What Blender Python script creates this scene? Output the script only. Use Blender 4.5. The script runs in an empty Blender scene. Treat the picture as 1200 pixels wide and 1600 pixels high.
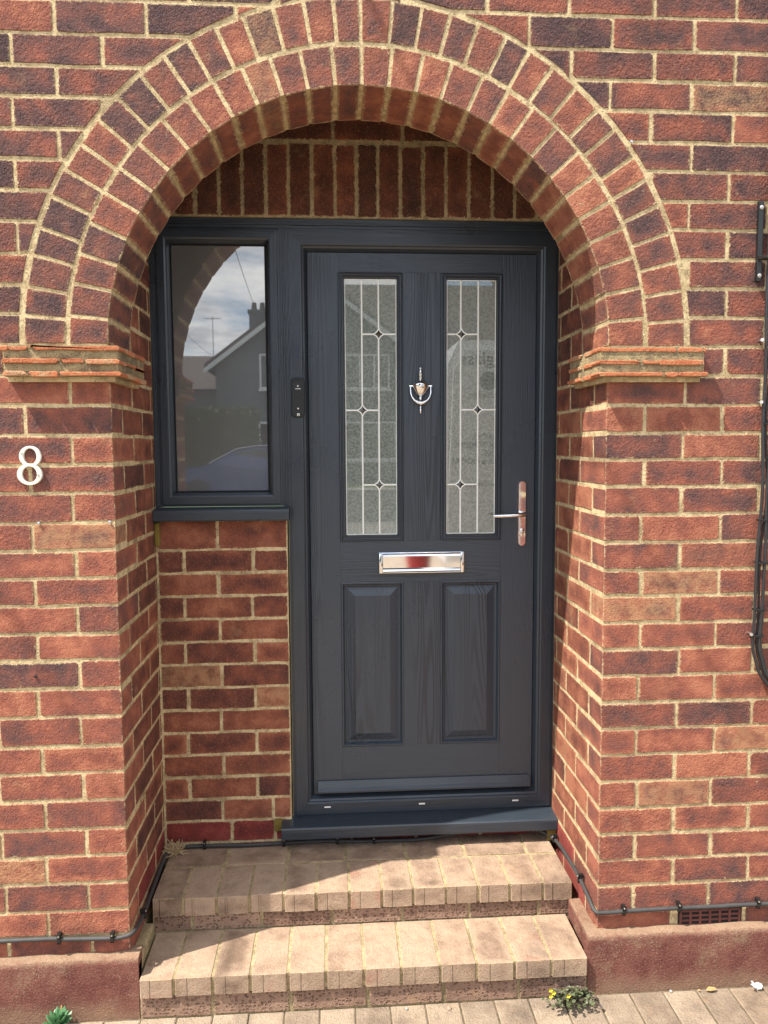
import bpy, bmesh, math, random
from mathutils import Vector, Matrix
random.seed(8)
R = math.radians
S = bpy.context.scene
COL = S.collection
G = 1.706            # everything below is laid out with z = 0 at a bed joint of the wall; lifted by G at the end so the ground is z = 0

# ------------------------------------------------------------------ camera, sky, sun, exposure
cd = bpy.data.cameras.new('camera'); cam = bpy.data.objects.new('camera', cd); COL.objects.link(cam); S.camera = cam
cd.sensor_fit = 'VERTICAL'; cd.sensor_height = 36.0; cd.lens = 36.0 * 1202 / 1600
cd.clip_start = 0.02; cd.clip_end = 3000
yaw, pitch, roll = 0.0662, -0.0836, -0.0054
f_ = Vector((math.sin(yaw)*math.cos(pitch), math.cos(yaw)*math.cos(pitch), math.sin(pitch)))
r_ = Vector((math.cos(yaw), -math.sin(yaw), 0)); u_ = r_.cross(f_)
r2 = r_*math.cos(roll) + u_*math.sin(roll); u2 = -r_*math.sin(roll) + u_*math.cos(roll)
cam.matrix_world = Matrix(((r2.x, u2.x, -f_.x, -0.0875), (r2.y, u2.y, -f_.y, -2.0987), (r2.z, u2.z, -f_.z, -0.12), (0, 0, 0, 1)))

SUN_DIR = Vector((0.55, 0.235, -1.0)).normalized()      # direction the light travels
sd = bpy.data.lights.new('sun', 'SUN'); sd.energy = 4.6; sd.angle = R(0.5); sd.color = (1.0, 0.94, 0.85)
sun = bpy.data.objects.new('sun', sd); COL.objects.link(sun)
sun.rotation_euler = SUN_DIR.to_track_quat('-Z', 'Y').to_euler(); sun.location = (-3, -2, 6)
W = bpy.data.worlds.new('World'); S.world = W; W.use_nodes = True
S.view_settings.view_transform = 'Standard'; S.view_settings.look = 'None'
S.view_settings.gamma = 1.0; S.view_settings.use_curve_mapping = False
S.view_settings.exposure = 1.02

def N(nt, typ, ins=None, **props):
    n = nt.nodes.new(typ)
    for k, v in props.items(): setattr(n, k, v)
    for k, v in (ins or {}).items():
        s = n.inputs[k]
        if isinstance(v, bpy.types.NodeSocket): nt.links.new(v, s)
        else: s.default_value = v
    return n
def M_(nt, op, a, b=0.0, c=0.0, clamp=False):
    return N(nt, 'ShaderNodeMath', {0: a, 1: b, 2: c}, operation=op, use_clamp=clamp).outputs[0]
def VM(nt, op, a, b):
    return N(nt, 'ShaderNodeVectorMath', {0: a, 1: b}, operation=op).outputs[0]
def MIX(nt, f, a, b, blend='MIX'):
    n = N(nt, 'ShaderNodeMix', data_type='RGBA', blend_type=blend)
    for k, v in ((0, f), (6, a), (7, b)):
        if isinstance(v, bpy.types.NodeSocket): nt.links.new(v, n.inputs[k])
        else: n.inputs[k].default_value = v if k == 0 else (tuple(v) + (1,) if len(v) == 3 else v)
    return n.outputs[2]
def MR(nt, v, a, b, c=0.0, d=1.0, smooth=True):
    return N(nt, 'ShaderNodeMapRange', {0: v, 1: a, 2: b, 3: c, 4: d}, interpolation_type='SMOOTHSTEP' if smooth else 'LINEAR').outputs[0]
def NOISE(nt, vec, scale, detail=3.0, rough=0.55, dist=0.0):
    return N(nt, 'ShaderNodeTexNoise', {'Vector': vec, 'Scale': scale, 'Detail': detail, 'Roughness': rough, 'Distortion': dist}).outputs[0]
def RAMP(nt, f, stops, interp='LINEAR'):
    n = N(nt, 'ShaderNodeValToRGB', {0: f}); cr = n.color_ramp; cr.interpolation = interp
    while len(cr.elements) < len(stops): cr.elements.new(0.5)
    for e, (p, c) in zip(cr.elements, stops): e.position = p; e.color = tuple(c) + (1,)
    return n.outputs[0]

# sky: Nishita with broken cumulus
nt = W.node_tree; nt.nodes.clear()
sky = N(nt, 'ShaderNodeTexSky', sky_type='NISHITA', sun_disc=False, sun_elevation=R(59.1), altitude=60, air_density=1.0, dust_density=1.2, ozone_density=1.0)
sky.sun_rotation = math.atan2(-SUN_DIR.x, -SUN_DIR.y)
tc = N(nt, 'ShaderNodeTexCoord'); sp = N(nt, 'ShaderNodeSeparateXYZ', {0: tc.outputs['Generated']})
zc = M_(nt, 'MAXIMUM', sp.outputs[2], 0.0); den = M_(nt, 'ADD', zc, 0.12)
pl = N(nt, 'ShaderNodeCombineXYZ', {0: M_(nt, 'DIVIDE', sp.outputs[0], den), 1: M_(nt, 'DIVIDE', sp.outputs[1], den), 2: 0.0}).outputs[0]
c1 = NOISE(nt, pl, 1.1, 7.0, 0.58, 0.25); c2 = NOISE(nt, VM(nt, 'ADD', pl, (3.1, 1.7, 5.0)), 2.6, 6.0, 0.6)
cov = MR(nt, c1, 0.41, 0.55); shade = MR(nt, c2, 0.30, 0.68)
ccol = MIX(nt, shade, (4.4, 4.6, 5.0), (9.4, 9.4, 9.3))
skyc = MIX(nt, cov, sky.outputs[0], ccol)
bg = N(nt, 'ShaderNodeBackground', {0: skyc, 1: 0.15})
N(nt, 'ShaderNodeOutputWorld', {0: bg.outputs[0]})

# ------------------------------------------------------------------ materials
MATS = {}
def mat(name):
    m = bpy.data.materials.new(name); m.use_nodes = True; t = m.node_tree; t.nodes.clear(); MATS[name] = m
    p = N(t, 'ShaderNodeBsdfPrincipled'); N(t, 'ShaderNodeOutputMaterial', {0: p.outputs[0]})
    return m, t, p
def setp(t, p, **kw):
    names = dict(col='Base Color', rough='Roughness', metal='Metallic', ior='IOR', spec='Specular IOR Level', coat='Coat Weight', coat_rough='Coat Roughness', coat_ior='Coat IOR', normal='Normal', coat_normal='Coat Normal')
    for k, v in kw.items():
        s = p.inputs[names[k]]
        if isinstance(v, bpy.types.NodeSocket): t.links.new(v, s)
        else: s.default_value = (tuple(v) + (1,)) if k == 'col' else v
def pos(t): return N(t, 'ShaderNodeNewGeometry').outputs['Position']
def BUMP(t, h, strength=1.0, dist=0.002, normal=None):
    ins = {'Height': h, 'Strength': strength, 'Distance': dist}
    if normal is not None: ins['Normal'] = normal
    return N(t, 'ShaderNodeBump', ins).outputs[0]
def mapped(t, v, scale, rot=(0, 0, 0)):
    return N(t, 'ShaderNodeMapping', {'Vector': v, 'Scale': scale, 'Rotation': rot}).outputs[0]

MORTAR_A, MORTAR_B = (0.62, 0.490, 0.285), (0.41, 0.312, 0.172)
def brick_mat(name, stops, kind='wall', bump=1.0, smear=1.0, odd=1.0, rag=0.0):
    m, t, p = mat(name)
    bi = N(t, 'ShaderNodeAttribute', attribute_name='bi', attribute_type='GEOMETRY')
    s = N(t, 'ShaderNodeSeparateColor', {0: bi.outputs['Color']}); hu, hv, tone = s.outputs[0], s.outputs[1], s.outputs[2]; rg = bi.outputs['Alpha']
    fc = N(t, 'ShaderNodeAttribute', attribute_name='fc', attribute_type='GEOMETRY')
    q = N(t, 'ShaderNodeSeparateXYZ', {0: fc.outputs['Vector']})
    P = pos(t)
    Pj = VM(t, 'ADD', P, N(t, 'ShaderNodeCombineXYZ', {0: M_(t, 'MULTIPLY', tone, 37.0), 1: M_(t, 'MULTIPLY', rg, 53.0), 2: 0.0}).outputs[0])
    d = M_(t, 'MINIMUM', M_(t, 'SUBTRACT', hu, M_(t, 'ABSOLUTE', q.outputs[0])), M_(t, 'SUBTRACT', hv, M_(t, 'ABSOLUTE', q.outputs[1])))
    nA = NOISE(t, Pj, 14, 2.0); nB = NOISE(t, P, 95, 3.0, 0.6); nC = NOISE(t, P, 240, 3.0, 0.7)
    nD = NOISE(t, Pj, 38, 3.0, 0.65)
    cen = MR(t, d, 0.004, 0.028)                                   # kiss marks: many bricks are darker in the middle of the face
    tn = M_(t, 'ADD', tone, M_(t, 'MULTIPLY', M_(t, 'SUBTRACT', nA, 0.5), 1.25))
    tn = M_(t, 'ADD', tn, M_(t, 'MULTIPLY', M_(t, 'SUBTRACT', nD, 0.5), 0.6))
    tn = M_(t, 'ADD', tn, M_(t, 'MULTIPLY', M_(t, 'SUBTRACT', 0.5, cen), M_(t, 'MULTIPLY', M_(t, 'SUBTRACT', M_(t, 'FRACT', M_(t, 'MULTIPLY', tone, 313.7)), 0.35), 0.5)))
    col = RAMP(t, tn, stops)
    grit = MR(t, nC, 0.55, 0.70)
    col = MIX(t, M_(t, 'MULTIPLY', grit, 0.42), col, (0.46, 0.235, 0.14))
    pit = MR(t, nC, 0.44, 0.31)
    col = MIX(t, M_(t, 'MULTIPLY', pit, 0.55), col, (0.03, 0.016, 0.014))
    bloom = MR(t, NOISE(t, P, 11, 3.0, 0.7), 0.58, 0.78)
    rare = MR(t, M_(t, 'FRACT', M_(t, 'MULTIPLY', tone, 917.3)), 0.962, 0.985)          # a few bricks are weathered to a sandy buff
    bloom = M_(t, 'MAXIMUM', bloom, M_(t, 'MULTIPLY', rare, MR(t, nD, 0.30, 0.62, 0.3 * odd, 1.7 * odd)))
    col = MIX(t, M_(t, 'MULTIPLY', bloom, 0.27), col, (0.46, 0.29, 0.15))
    soot = M_(t, 'MULTIPLY', MR(t, NOISE(t, P, 3.2, 4.0, 0.7), 0.52, 0.74), 0.42)
    col = MIX(t, soot, col, (0.045, 0.028, 0.026))
    # mortar smeared over the arrises
    e = M_(t, 'ADD', d, M_(t, 'MULTIPLY', M_(t, 'SUBTRACT', NOISE(t, P, 100, 4.0, 0.75), 0.50), 0.030))
    if kind == 'arch': e = M_(t, 'SUBTRACT', e, M_(t, 'MULTIPLY', q.outputs[2], 0.0035))
    sm = MR(t, e, 0.0032 + rag, -0.0004 + rag)
    big = MR(t, NOISE(t, P, 24, 2.0), 0.42, 0.70)
    sm = M_(t, 'MULTIPLY', sm, M_(t, 'ADD', M_(t, 'MULTIPLY', big, 0.55), 0.3))
    spl = M_(t, 'MULTIPLY', MR(t, NOISE(t, Pj, 60, 4.0, 0.75), 0.655, 0.735), 0.55)
    sm = M_(t, 'MULTIPLY', M_(t, 'MAXIMUM', sm, spl), smear, clamp=True)
    col = MIX(t, sm, col, MIX(t, nB, MORTAR_B, MORTAR_A))
    # relief: dragged creases + grit
    cr = NOISE(t, mapped(t, Pj, (170, 90, 125), (0, R(38), 0)), 1.0, 3.0, 0.6, 0.3)
    h = M_(t, 'ADD', M_(t, 'MULTIPLY', cr, M_(t, 'MULTIPLY', rg, 1.1)), M_(t, 'MULTIPLY', nC, 0.6))
    h = M_(t, 'ADD', h, M_(t, 'MULTIPLY', nB, M_(t, 'ADD', M_(t, 'MULTIPLY', rg, 0.7), 0.25)))
    h = M_(t, 'ADD', h, M_(t, 'MULTIPLY', nD, 0.3))
    if kind == 'tread':
        g1 = M_(t, 'SUBTRACT', 1.0, MR(t, M_(t, 'ABSOLUTE', M_(t, 'ADD', q.outputs[0], 0.020)), 0.0015, 0.0045))
        h = M_(t, 'ADD', h, M_(t, 'MULTIPLY', M_(t, 'MULTIPLY', g1, q.outputs[2]), 0.9))
    if kind == 'pitted':
        vo = N(t, 'ShaderNodeTexVoronoi', {'Vector': mapped(t, P, (92, 92, 112)), 'Scale': 1.0, 'Randomness': 0.6})
        hole = MR(t, vo.outputs['Distance'], 0.44, 0.24)
        h = M_(t, 'SUBTRACT', h, M_(t, 'MULTIPLY', hole, 2.6))
        col = MIX(t, M_(t, 'MULTIPLY', hole, 0.25), col, (0.09, 0.05, 0.035))
    setp(t, p, col=col, rough=0.9, spec=0.22, normal=BUMP(t, h, 1.0, 0.0058 * bump))
    return m
WALL = [(0.0, (0.074, 0.043, 0.045)), (0.22, (0.122, 0.060, 0.055)), (0.45, (0.200, 0.076, 0.058)), (0.68, (0.275, 0.092, 0.061)), (1.0, (0.41, 0.155, 0.092))]
brick_mat('brick_face', WALL)
brick_mat('brick_arch', [(p_, (c_[0], c_[1] * 1.05, c_[2] * 1.04)) for p_, c_ in WALL], kind='arch', smear=1.25, rag=0.0, odd=0.6)
brick_mat('brick_sheltered', [(0.0, (0.06, 0.028, 0.025)), (0.35, (0.130, 0.046, 0.034)), (0.65, (0.225, 0.075, 0.045)), (1.0, (0.36, 0.14, 0.08))], bump=0.7)  # ramp lifted: brighter recess shade and sun on the reveal put into the colour
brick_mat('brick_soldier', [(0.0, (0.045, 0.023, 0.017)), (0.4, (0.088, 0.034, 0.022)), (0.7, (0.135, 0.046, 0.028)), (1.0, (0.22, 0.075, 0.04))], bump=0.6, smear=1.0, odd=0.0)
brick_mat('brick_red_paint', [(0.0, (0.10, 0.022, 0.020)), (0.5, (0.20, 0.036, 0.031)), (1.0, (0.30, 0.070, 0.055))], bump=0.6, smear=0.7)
brick_mat('brick_tread', [(0.0, (0.18, 0.122, 0.084)), (0.4, (0.315, 0.222, 0.155)), (0.7, (0.385, 0.280, 0.196)), (1.0, (0.36, 0.205, 0.142))], kind='tread', bump=0.8, smear=0.6, odd=0.2)
brick_mat('brick_riser', [(0.0, (0.19, 0.118, 0.085)), (0.5, (0.265, 0.165, 0.118)), (1.0, (0.34, 0.225, 0.16))], kind='pitted', odd=0.2, bump=0.55, smear=0.5)
brick_mat('paver', [(0.0, (0.19, 0.145, 0.105)), (0.5, (0.28, 0.218, 0.156)), (1.0, (0.35, 0.275, 0.198))], bump=1.0, smear=0.35, odd=0.3)
brick_mat('tile_clay', [(0.0, (0.22, 0.085, 0.045)), (0.4, (0.42, 0.135, 0.060)), (0.75, (0.50, 0.175, 0.080)), (1.0, (0.46, 0.27, 0.15))], bump=0.9, smear=0.55)

def mortar_mat(name, a, b, dark, bump=0.0022):
    m, t, p = mat(name); P = pos(t)
    n1 = NOISE(t, P, 30, 5.0, 0.65); n2 = NOISE(t, P, 240, 4.0, 0.65); n3 = NOISE(t, P, 7, 4.0, 0.6)
    col = MIX(t, MR(t, n1, 0.38, 0.60), b, a)
    col = MIX(t, M_(t, 'MULTIPLY', MR(t, n2, 0.47, 0.30), 0.9), col, dark)
    col = MIX(t, M_(t, 'MULTIPLY', MR(t, n3, 0.50, 0.74), 0.62), col, dark)
    h = M_(t, 'ADD', M_(t, 'MULTIPLY', n1, 1.2), n2)
    setp(t, p, col=col, rough=0.95, spec=0.1, normal=BUMP(t, h, 0.9, bump))
    return m
mortar_mat('mortar', MORTAR_A, MORTAR_B, (0.14, 0.105, 0.06))
mortar_mat('mortar_grey', (0.30, 0.25, 0.17), (0.19, 0.16, 0.11), (0.08, 0.07, 0.045), 0.004)
mortar_mat('mortar_impost', (0.46, 0.36, 0.20), (0.27, 0.21, 0.13), (0.09, 0.075, 0.045), 0.009)
mortar_mat('mortar_step', (0.42, 0.33, 0.19), (0.28, 0.22, 0.125), (0.10, 0.085, 0.045), 0.003)
mortar_mat('sand_joint', (0.16, 0.125, 0.085), (0.10, 0.08, 0.055), (0.05, 0.045, 0.03), 0.003)

m, t, p = mat('plinth_paint'); P = pos(t)
wear = MR(t, M_(t, 'ADD', NOISE(t, P, 6, 6.0, 0.7), M_(t, 'MULTIPLY', NOISE(t, P, 210, 4.0, 0.7), 0.35)), 0.66, 0.86)
zz = N(t, 'ShaderNodeSeparateXYZ', {0: P}).outputs[2]
topw = MR(t, M_(t, 'ADD', zz, M_(t, 'MULTIPLY', NOISE(t, P, 40, 4.0, 0.7), 0.03)), G - 1.533, G - 1.513)
botw = MR(t, M_(t, 'SUBTRACT', zz, M_(t, 'MULTIPLY', NOISE(t, P, 12, 5.0, 0.7), 0.10)), 0.02, -0.05)
k = M_(t, 'MAXIMUM', wear, M_(t, 'MAXIMUM', topw, M_(t, 'MULTIPLY', botw, 0.7)))
base = MIX(t, MR(t, NOISE(t, P, 16, 5.0, 0.7), .3, .7), (0.125, 0.044, 0.037), (0.205, 0.086, 0.066))
spk = MR(t, NOISE(t, P, 260, 3.0, 0.6), 0.57, 0.68)
col = MIX(t, M_(t, 'MULTIPLY', k, 0.75), base, MIX(t, NOISE(t, P, 60, 4.0), (0.22, 0.14, 0.09), (0.36, 0.27, 0.17)))
col = MIX(t, M_(t, 'MULTIPLY', spk, 0.5), col, (0.44, 0.33, 0.24))
setp(t, p, col=col, rough=0.97, spec=0.08, normal=BUMP(t, M_(t, 'ADD', NOISE(t, P, 160, 5.0, 0.7), M_(t, 'MULTIPLY', NOISE(t, P, 40, 3.0), 0.4)), 1.0, 0.0042))

def grain_mat(name, axis, amp=1.0, k=1.0):
    # embossed woodgrain foil / skin; axis = direction of the grain
    m, t, p = mat(name); P = pos(t)
    sc = {'z': (1.0, 1.0, 0.060), 'x': (0.060, 1.0, 1.0)}[axis]
    Q = mapped(t, P, sc)
    warp = NOISE(t, Q, 8.5, 1.5, 0.5, 0.2)
    ring = M_(t, 'FRACT', M_(t, 'MULTIPLY', warp, 30.0))
    ring = MR(t, M_(t, 'ABSOLUTE', M_(t, 'SUBTRACT', ring, 0.5)), 0.06, 0.34)
    fine = NOISE(t, mapped(t, P, tuple(v * (0.35 if v < 1 else 1) for v in sc)), 330, 3.0, 0.6)
    msk = MR(t, NOISE(t, Q, 5.0, 2.0), 0.40, 0.62)
    h = M_(t, 'ADD', M_(t, 'MULTIPLY', M_(t, 'MULTIPLY', ring, msk), 0.55), M_(t, 'MULTIPLY', fine, 0.75))
    col = MIX(t, M_(t, 'MULTIPLY', M_(t, 'SUBTRACT', 1.0, ring), M_(t, 'MULTIPLY', msk, 0.60 * amp)), tuple(k * v for v in (0.040, 0.053, 0.070)), tuple(k * v for v in (0.015, 0.020, 0.028)))
    dust = MR(t, NOISE(t, P, 3.0, 5.0, 0.65), 0.45, 0.75)
    col = MIX(t, M_(t, 'MULTIPLY', dust, 0.08), col, (0.08, 0.08, 0.08))
    setp(t, p, col=col, rough=MR(t, NOISE(t, P, 5.0, 4.0), 0.3, 0.7, 0.26, 0.40), spec=0.5, normal=BUMP(t, h, 0.8 * amp, 0.0018))
    return m
grain_mat('door_grain_vertical', 'z'); grain_mat('door_grain_horizontal', 'x')
grain_mat('frame_foil_vertical', 'z', 0.35, 0.72); grain_mat('frame_foil_horizontal', 'x', 0.35, 0.72)

def plain(name, col, rough=0.5, metal=0.0, spec=0.5, bump=None, var=0.0, vs=20):
    m, t, p = mat(name); P = pos(t); c = col
    if var:
        c = MIX(t, NOISE(t, P, vs, 4.0, 0.6), tuple(v * (1 - var) for v in col), tuple(min(1, v * (1 + var)) for v in col))
    setp(t, p, col=c, rough=rough, metal=metal, spec=spec)
    if bump: setp(t, p, normal=BUMP(t, NOISE(t, P, bump[0], 4.0, 0.6), 0.8, bump[1]))
    return m
plain('chrome', (0.76, 0.77, 0.79), 0.06, 1.0, bump=(60, 0.00012))
plain('chrome_flat', (0.76, 0.77, 0.79), 0.05, 1.0)
plain('lead_came', (0.88, 0.90, 0.85), 0.30, 0.0)
plain('bevel_glass', (0.03, 0.035, 0.035), 0.04, 0.0, 1.0)
plain('rubber', (0.012, 0.012, 0.013), 0.6)
plain('black_plastic', (0.012, 0.0125, 0.012), 0.35, bump=(300, 0.0001))
plain('cable_black', (0.022, 0.022, 0.024), 0.42, var=0.4, vs=40)
plain('cable_dusty', (0.040, 0.038, 0.037), 0.65, var=0.45, vs=35)
plain('nail_steel', (0.55, 0.53, 0.50), 0.35, 0.9)
plain('screw_white', (0.75, 0.74, 0.70), 0.4)
plain('number_cream', (0.66, 0.64, 0.56), 0.42, bump=(90, 0.0006), var=0.08, vs=60)
plain('air_brick', (0.13, 0.04, 0.032), 0.9, bump=(140, 0.0015), var=0.4)
plain('shade_black', (0.008, 0.007, 0.006), 1.0)
plain('leaf_green', (0.075, 0.088, 0.035), 0.55, var=0.5, vs=60)
plain('leaf_purple', (0.075, 0.055, 0.040), 0.6, var=0.4, vs=60)
plain('flower_yellow', (0.62, 0.50, 0.03), 0.6)
plain('succulent_green', (0.06, 0.155, 0.060), 0.45, var=0.35, vs=50)
plain('dry_grass', (0.46, 0.34, 0.19), 0.8, var=0.4, vs=80)
plain('dead_leaf', (0.36, 0.24, 0.10), 0.7, var=0.3, vs=60)
plain('paper_white', (0.72, 0.73, 0.74), 0.6)
plain('pebble', (0.30, 0.21, 0.14), 0.8, var=0.3)
plain('moss', (0.17, 0.12, 0.022), 0.95, bump=(180, 0.004), var=0.5, vs=70)
plain('plaster', (0.20, 0.18, 0.15), 0.9, bump=(60, 0.002), var=0.2)
# panes: smooth outer face over an obscured body
def pane_mat(name, body, scale, relief, var, coat_ior):
    m, t, p = mat(name); P = pos(t)
    n = NOISE(t, P, scale, 4.0, 0.55)
    c = MIX(t, MR(t, n, 0.35, 0.65), tuple(v * (1 - var) for v in body), tuple(v * (1 + var) for v in body))
    setp(t, p, col=c, rough=0.42, spec=0.35, coat=1.0, coat_rough=0.012, coat_ior=coat_ior, normal=BUMP(t, n, 1.0, relief))
pane_mat('pane_satin', (0.105, 0.108, 0.106), 9, 0.0, 0.06, 2.7)
pane_mat('pane_obscure', (0.172, 0.198, 0.170), 150, 0.0022, 0.30, 2.1)
# street side
plain('van_white', (0.78, 0.79, 0.78), 0.25, var=0.05, vs=2); plain('van_lettering', (0.05, 0.055, 0.06), 0.5)
plain('car_blue', (0.05, 0.085, 0.20), 0.15); plain('car_glass', (0.012, 0.014, 0.016), 0.04, 0, 0.8); plain('tyre', (0.02, 0.02, 0.02), 0.8); plain('alloy', (0.45, 0.45, 0.46), 0.3, 0.9)
plain('red_plastic', (0.42, 0.012, 0.02), 0.35)
plain('asphalt', (0.055, 0.055, 0.056), 0.9, bump=(90, 0.004), var=0.3, vs=6); plain('kerb_stone', (0.30, 0.29, 0.27), 0.85, bump=(60, 0.002), var=0.2)
plain('lawn', (0.05, 0.085, 0.025), 0.9, bump=(40, 0.02), var=0.4, vs=8); plain('slab', (0.26, 0.25, 0.23), 0.85, bump=(70, 0.002), var=0.2, vs=3)
plain('render_grey', (0.11, 0.123, 0.14), 0.85, bump=(40, 0.003), var=0.12, vs=3); plain('roof_tile', (0.085, 0.070, 0.065), 0.85, bump=(9, 0.02), var=0.3, vs=8)
plain('white_paint', (0.78, 0.78, 0.76), 0.4); plain('hedge_leaf', (0.075, 0.105, 0.028), 0.7, var=0.5, vs=6); plain('bark', (0.10, 0.075, 0.055), 0.9, bump=(40, 0.01))
plain('tree_leaf', (0.05, 0.085, 0.028), 0.65, var=0.5, vs=3)
m, t, p = mat('drive_blocks'); P = pos(t)
bt = N(t, 'ShaderNodeTexBrick', {'Vector': mapped(t, P, (1, 1, 1), (0, 0, R(90))), 'Color1': (0.31, 0.245, 0.18, 1), 'Color2': (0.37, 0.295, 0.215, 1), 'Mortar': (0.11, 0.09, 0.06, 1), 'Scale': 1.0, 'Mortar Size': 0.003, 'Brick Width': 0.2, 'Row Height': 0.0995})
bt.offset = 0.5
setp(t, p, col=MIX(t, MR(t, NOISE(t, P, 5, 5.0, 0.65), 0.4, 0.7), bt.outputs[0], (0.22, 0.165, 0.12)), rough=0.9, spec=0.2, normal=BUMP(t, M_(t, 'ADD', M_(t, 'MULTIPLY', bt.outputs[1], -2.0), NOISE(t, P, 160, 4.0)), 0.8, 0.002))

# ------------------------------------------------------------------ object helpers
WL = {}                                   # world location of every object (before the lift)
def _place(o, loc, parent):
    WL[o.name] = Vector(loc)
    if parent: o.parent = parent; o.location = Vector(loc) - WL[parent.name]
    else: o.location = loc
def tag(o, label=None, cat=None, group=None, kind=None):
    for k, v in (('label', label), ('category', cat), ('group', group), ('kind', kind)):
        if v: o[k] = v
    return o
def thing(name, loc, label, cat, group=None):
    o = bpy.data.objects.new(name, None); COL.objects.link(o); o.empty_display_size = 0.05; _place(o, loc, None)
    return tag(o, label, cat, group)
class MB:
    def __init__(s): s.v = []; s.f = []; s.fc = None; s.bi = None
    def add(s, vs, fs):
        b = len(s.v); s.v += [tuple(v) for v in vs]; s.f += [tuple(i + b for i in f) for f in fs]; return s
    def box(s, x0, x1, y0, y1, z0, z1, b=0.0):
        if b <= 0:
            v = [(x, y, z) for x in (x0, x1) for y in (y0, y1) for z in (z0, z1)]
            return s.add(v, [(0, 1, 3, 2), (4, 6, 7, 5), (0, 4, 5, 1), (2, 3, 7, 6), (0, 2, 6, 4), (1, 5, 7, 3)])
        bm = bmesh.new(); bmesh.ops.create_cube(bm, size=1.0)
        for v in bm.verts: v.co = Vector((x0 + (v.co.x + .5) * (x1 - x0), y0 + (v.co.y + .5) * (y1 - y0), z0 + (v.co.z + .5) * (z1 - z0)))
        bmesh.ops.bevel(bm, geom=bm.edges[:], offset=b, segments=2, affect='EDGES', profile=0.5)
        bm.verts.index_update(); s.add([v.co for v in bm.verts], [[v.index for v in f.verts] for f in bm.faces]); bm.free(); return s
    def prism(s, poly, a, b, fn, cap=True):
        # poly in 2-D, fn(p, q, t) -> xyz, extruded from a to b
        n = len(poly); v = [fn(x, y, a) for x, y in poly] + [fn(x, y, b) for x, y in poly]
        f = [(i, (i + 1) % n, n + (i + 1) % n, n + i) for i in range(n)]
        if cap: f += [tuple(range(n))[::-1], tuple(range(n, 2 * n))]
        return s.add(v, f)
    def tube(s, pts, r, n=8, cap=True):
        pts = [Vector(p) for p in pts]; vs = []; fs = []; up = None
        for i, p in enumerate(pts):
            d = (pts[min(i + 1, len(pts) - 1)] - pts[max(i - 1, 0)]).normalized()
            if up is None: up = Vector((0, 0, 1)) if abs(d.z) < .9 else Vector((1, 0, 0))
            a = d.cross(up).normalized(); up = a.cross(d).normalized()
            rr = r[i] if isinstance(r, (list, tuple)) else r
            vs += [p + a * (rr * math.cos(2 * math.pi * k / n)) + up * (rr * math.sin(2 * math.pi * k / n)) for k in range(n)]
        for i in range(len(pts) - 1):
            fs += [(i * n + k, i * n + (k + 1) % n, (i + 1) * n + (k + 1) % n, (i + 1) * n + k) for k in range(n)]
        if cap: fs += [tuple(range(n))[::-1], tuple(range((len(pts) - 1) * n, len(pts) * n))]
        return s.add(vs, fs)
    def lathe(s, prof, c, n=16, fn=None):
        # prof: (radius, z) pairs, around the vertical axis through c
        fn = fn or (lambda a, b, z: (c[0] + a, c[1] + b, c[2] + z)); vs = []; fs = []
        for r, z in prof: vs += [fn(r * math.cos(2 * math.pi * k / n), r * math.sin(2 * math.pi * k / n), z) for k in range(n)]
        for i in range(len(prof) - 1):
            fs += [(i * n + k, i * n + (k + 1) % n, (i + 1) * n + (k + 1) % n, (i + 1) * n + k) for k in range(n)]
        fs += [tuple(range(n))[::-1], tuple(range((len(prof) - 1) * n, len(prof) * n))]
        return s.add(vs, fs)
    def rings(s, x0, x1, z0, z1, prof, close=False):
        # mitred frame moulding: prof = (inset, y)
        vs = []; fs = []
        for i, y in prof: vs += [(x0 + i, y, z0 + i), (x1 - i, y, z0 + i), (x1 - i, y, z1 - i), (x0 + i, y, z1 - i)]
        for j in range(len(prof) - 1):
            fs += [(j * 4 + k, j * 4 + (k + 1) % 4, j * 4 + 4 + (k + 1) % 4, j * 4 + 4 + k) for k in range(4)]
        if close: n = (len(prof) - 1) * 4; fs.append((n, n + 1, n + 2, n + 3))
        return s.add(vs, fs)
    def build(s, name, m, parent=None, smooth=False, origin=None):
        vs = [Vector(v) for v in s.v]
        if origin is None:
            lo = [min(v[k] for v in vs) for k in range(3)]; hi = [max(v[k] for v in vs) for k in range(3)]
            origin = ((lo[0] + hi[0]) / 2, (lo[1] + hi[1]) / 2, lo[2])
        origin = Vector(origin)
        me = bpy.data.meshes.new(name); me.from_pydata([v - origin for v in vs], [], s.f)
        if s.fc:
            A = me.attributes.new('fc', 'FLOAT_VECTOR', 'CORNER'); A.data.foreach_set('vector', [x for c in s.fc for x in c])
            B = me.attributes.new('bi', 'FLOAT_COLOR', 'CORNER'); B.data.foreach_set('color', [x for c in s.bi for x in c])
        else:
            bm = bmesh.new(); bm.from_mesh(me); bmesh.ops.recalc_face_normals(bm, faces=bm.faces); bm.to_mesh(me); bm.free()
        if smooth:
            me.polygons.foreach_set('use_smooth', [True] * len(me.polygons))
            me.set_sharp_from_angle(angle=R(40)) if hasattr(me, 'set_sharp_from_angle') else None
        me.materials.append(MATS[m]); me.update()
        o = bpy.data.objects.new(name, me); COL.objects.link(o); _place(o, origin, parent)
        return o

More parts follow.
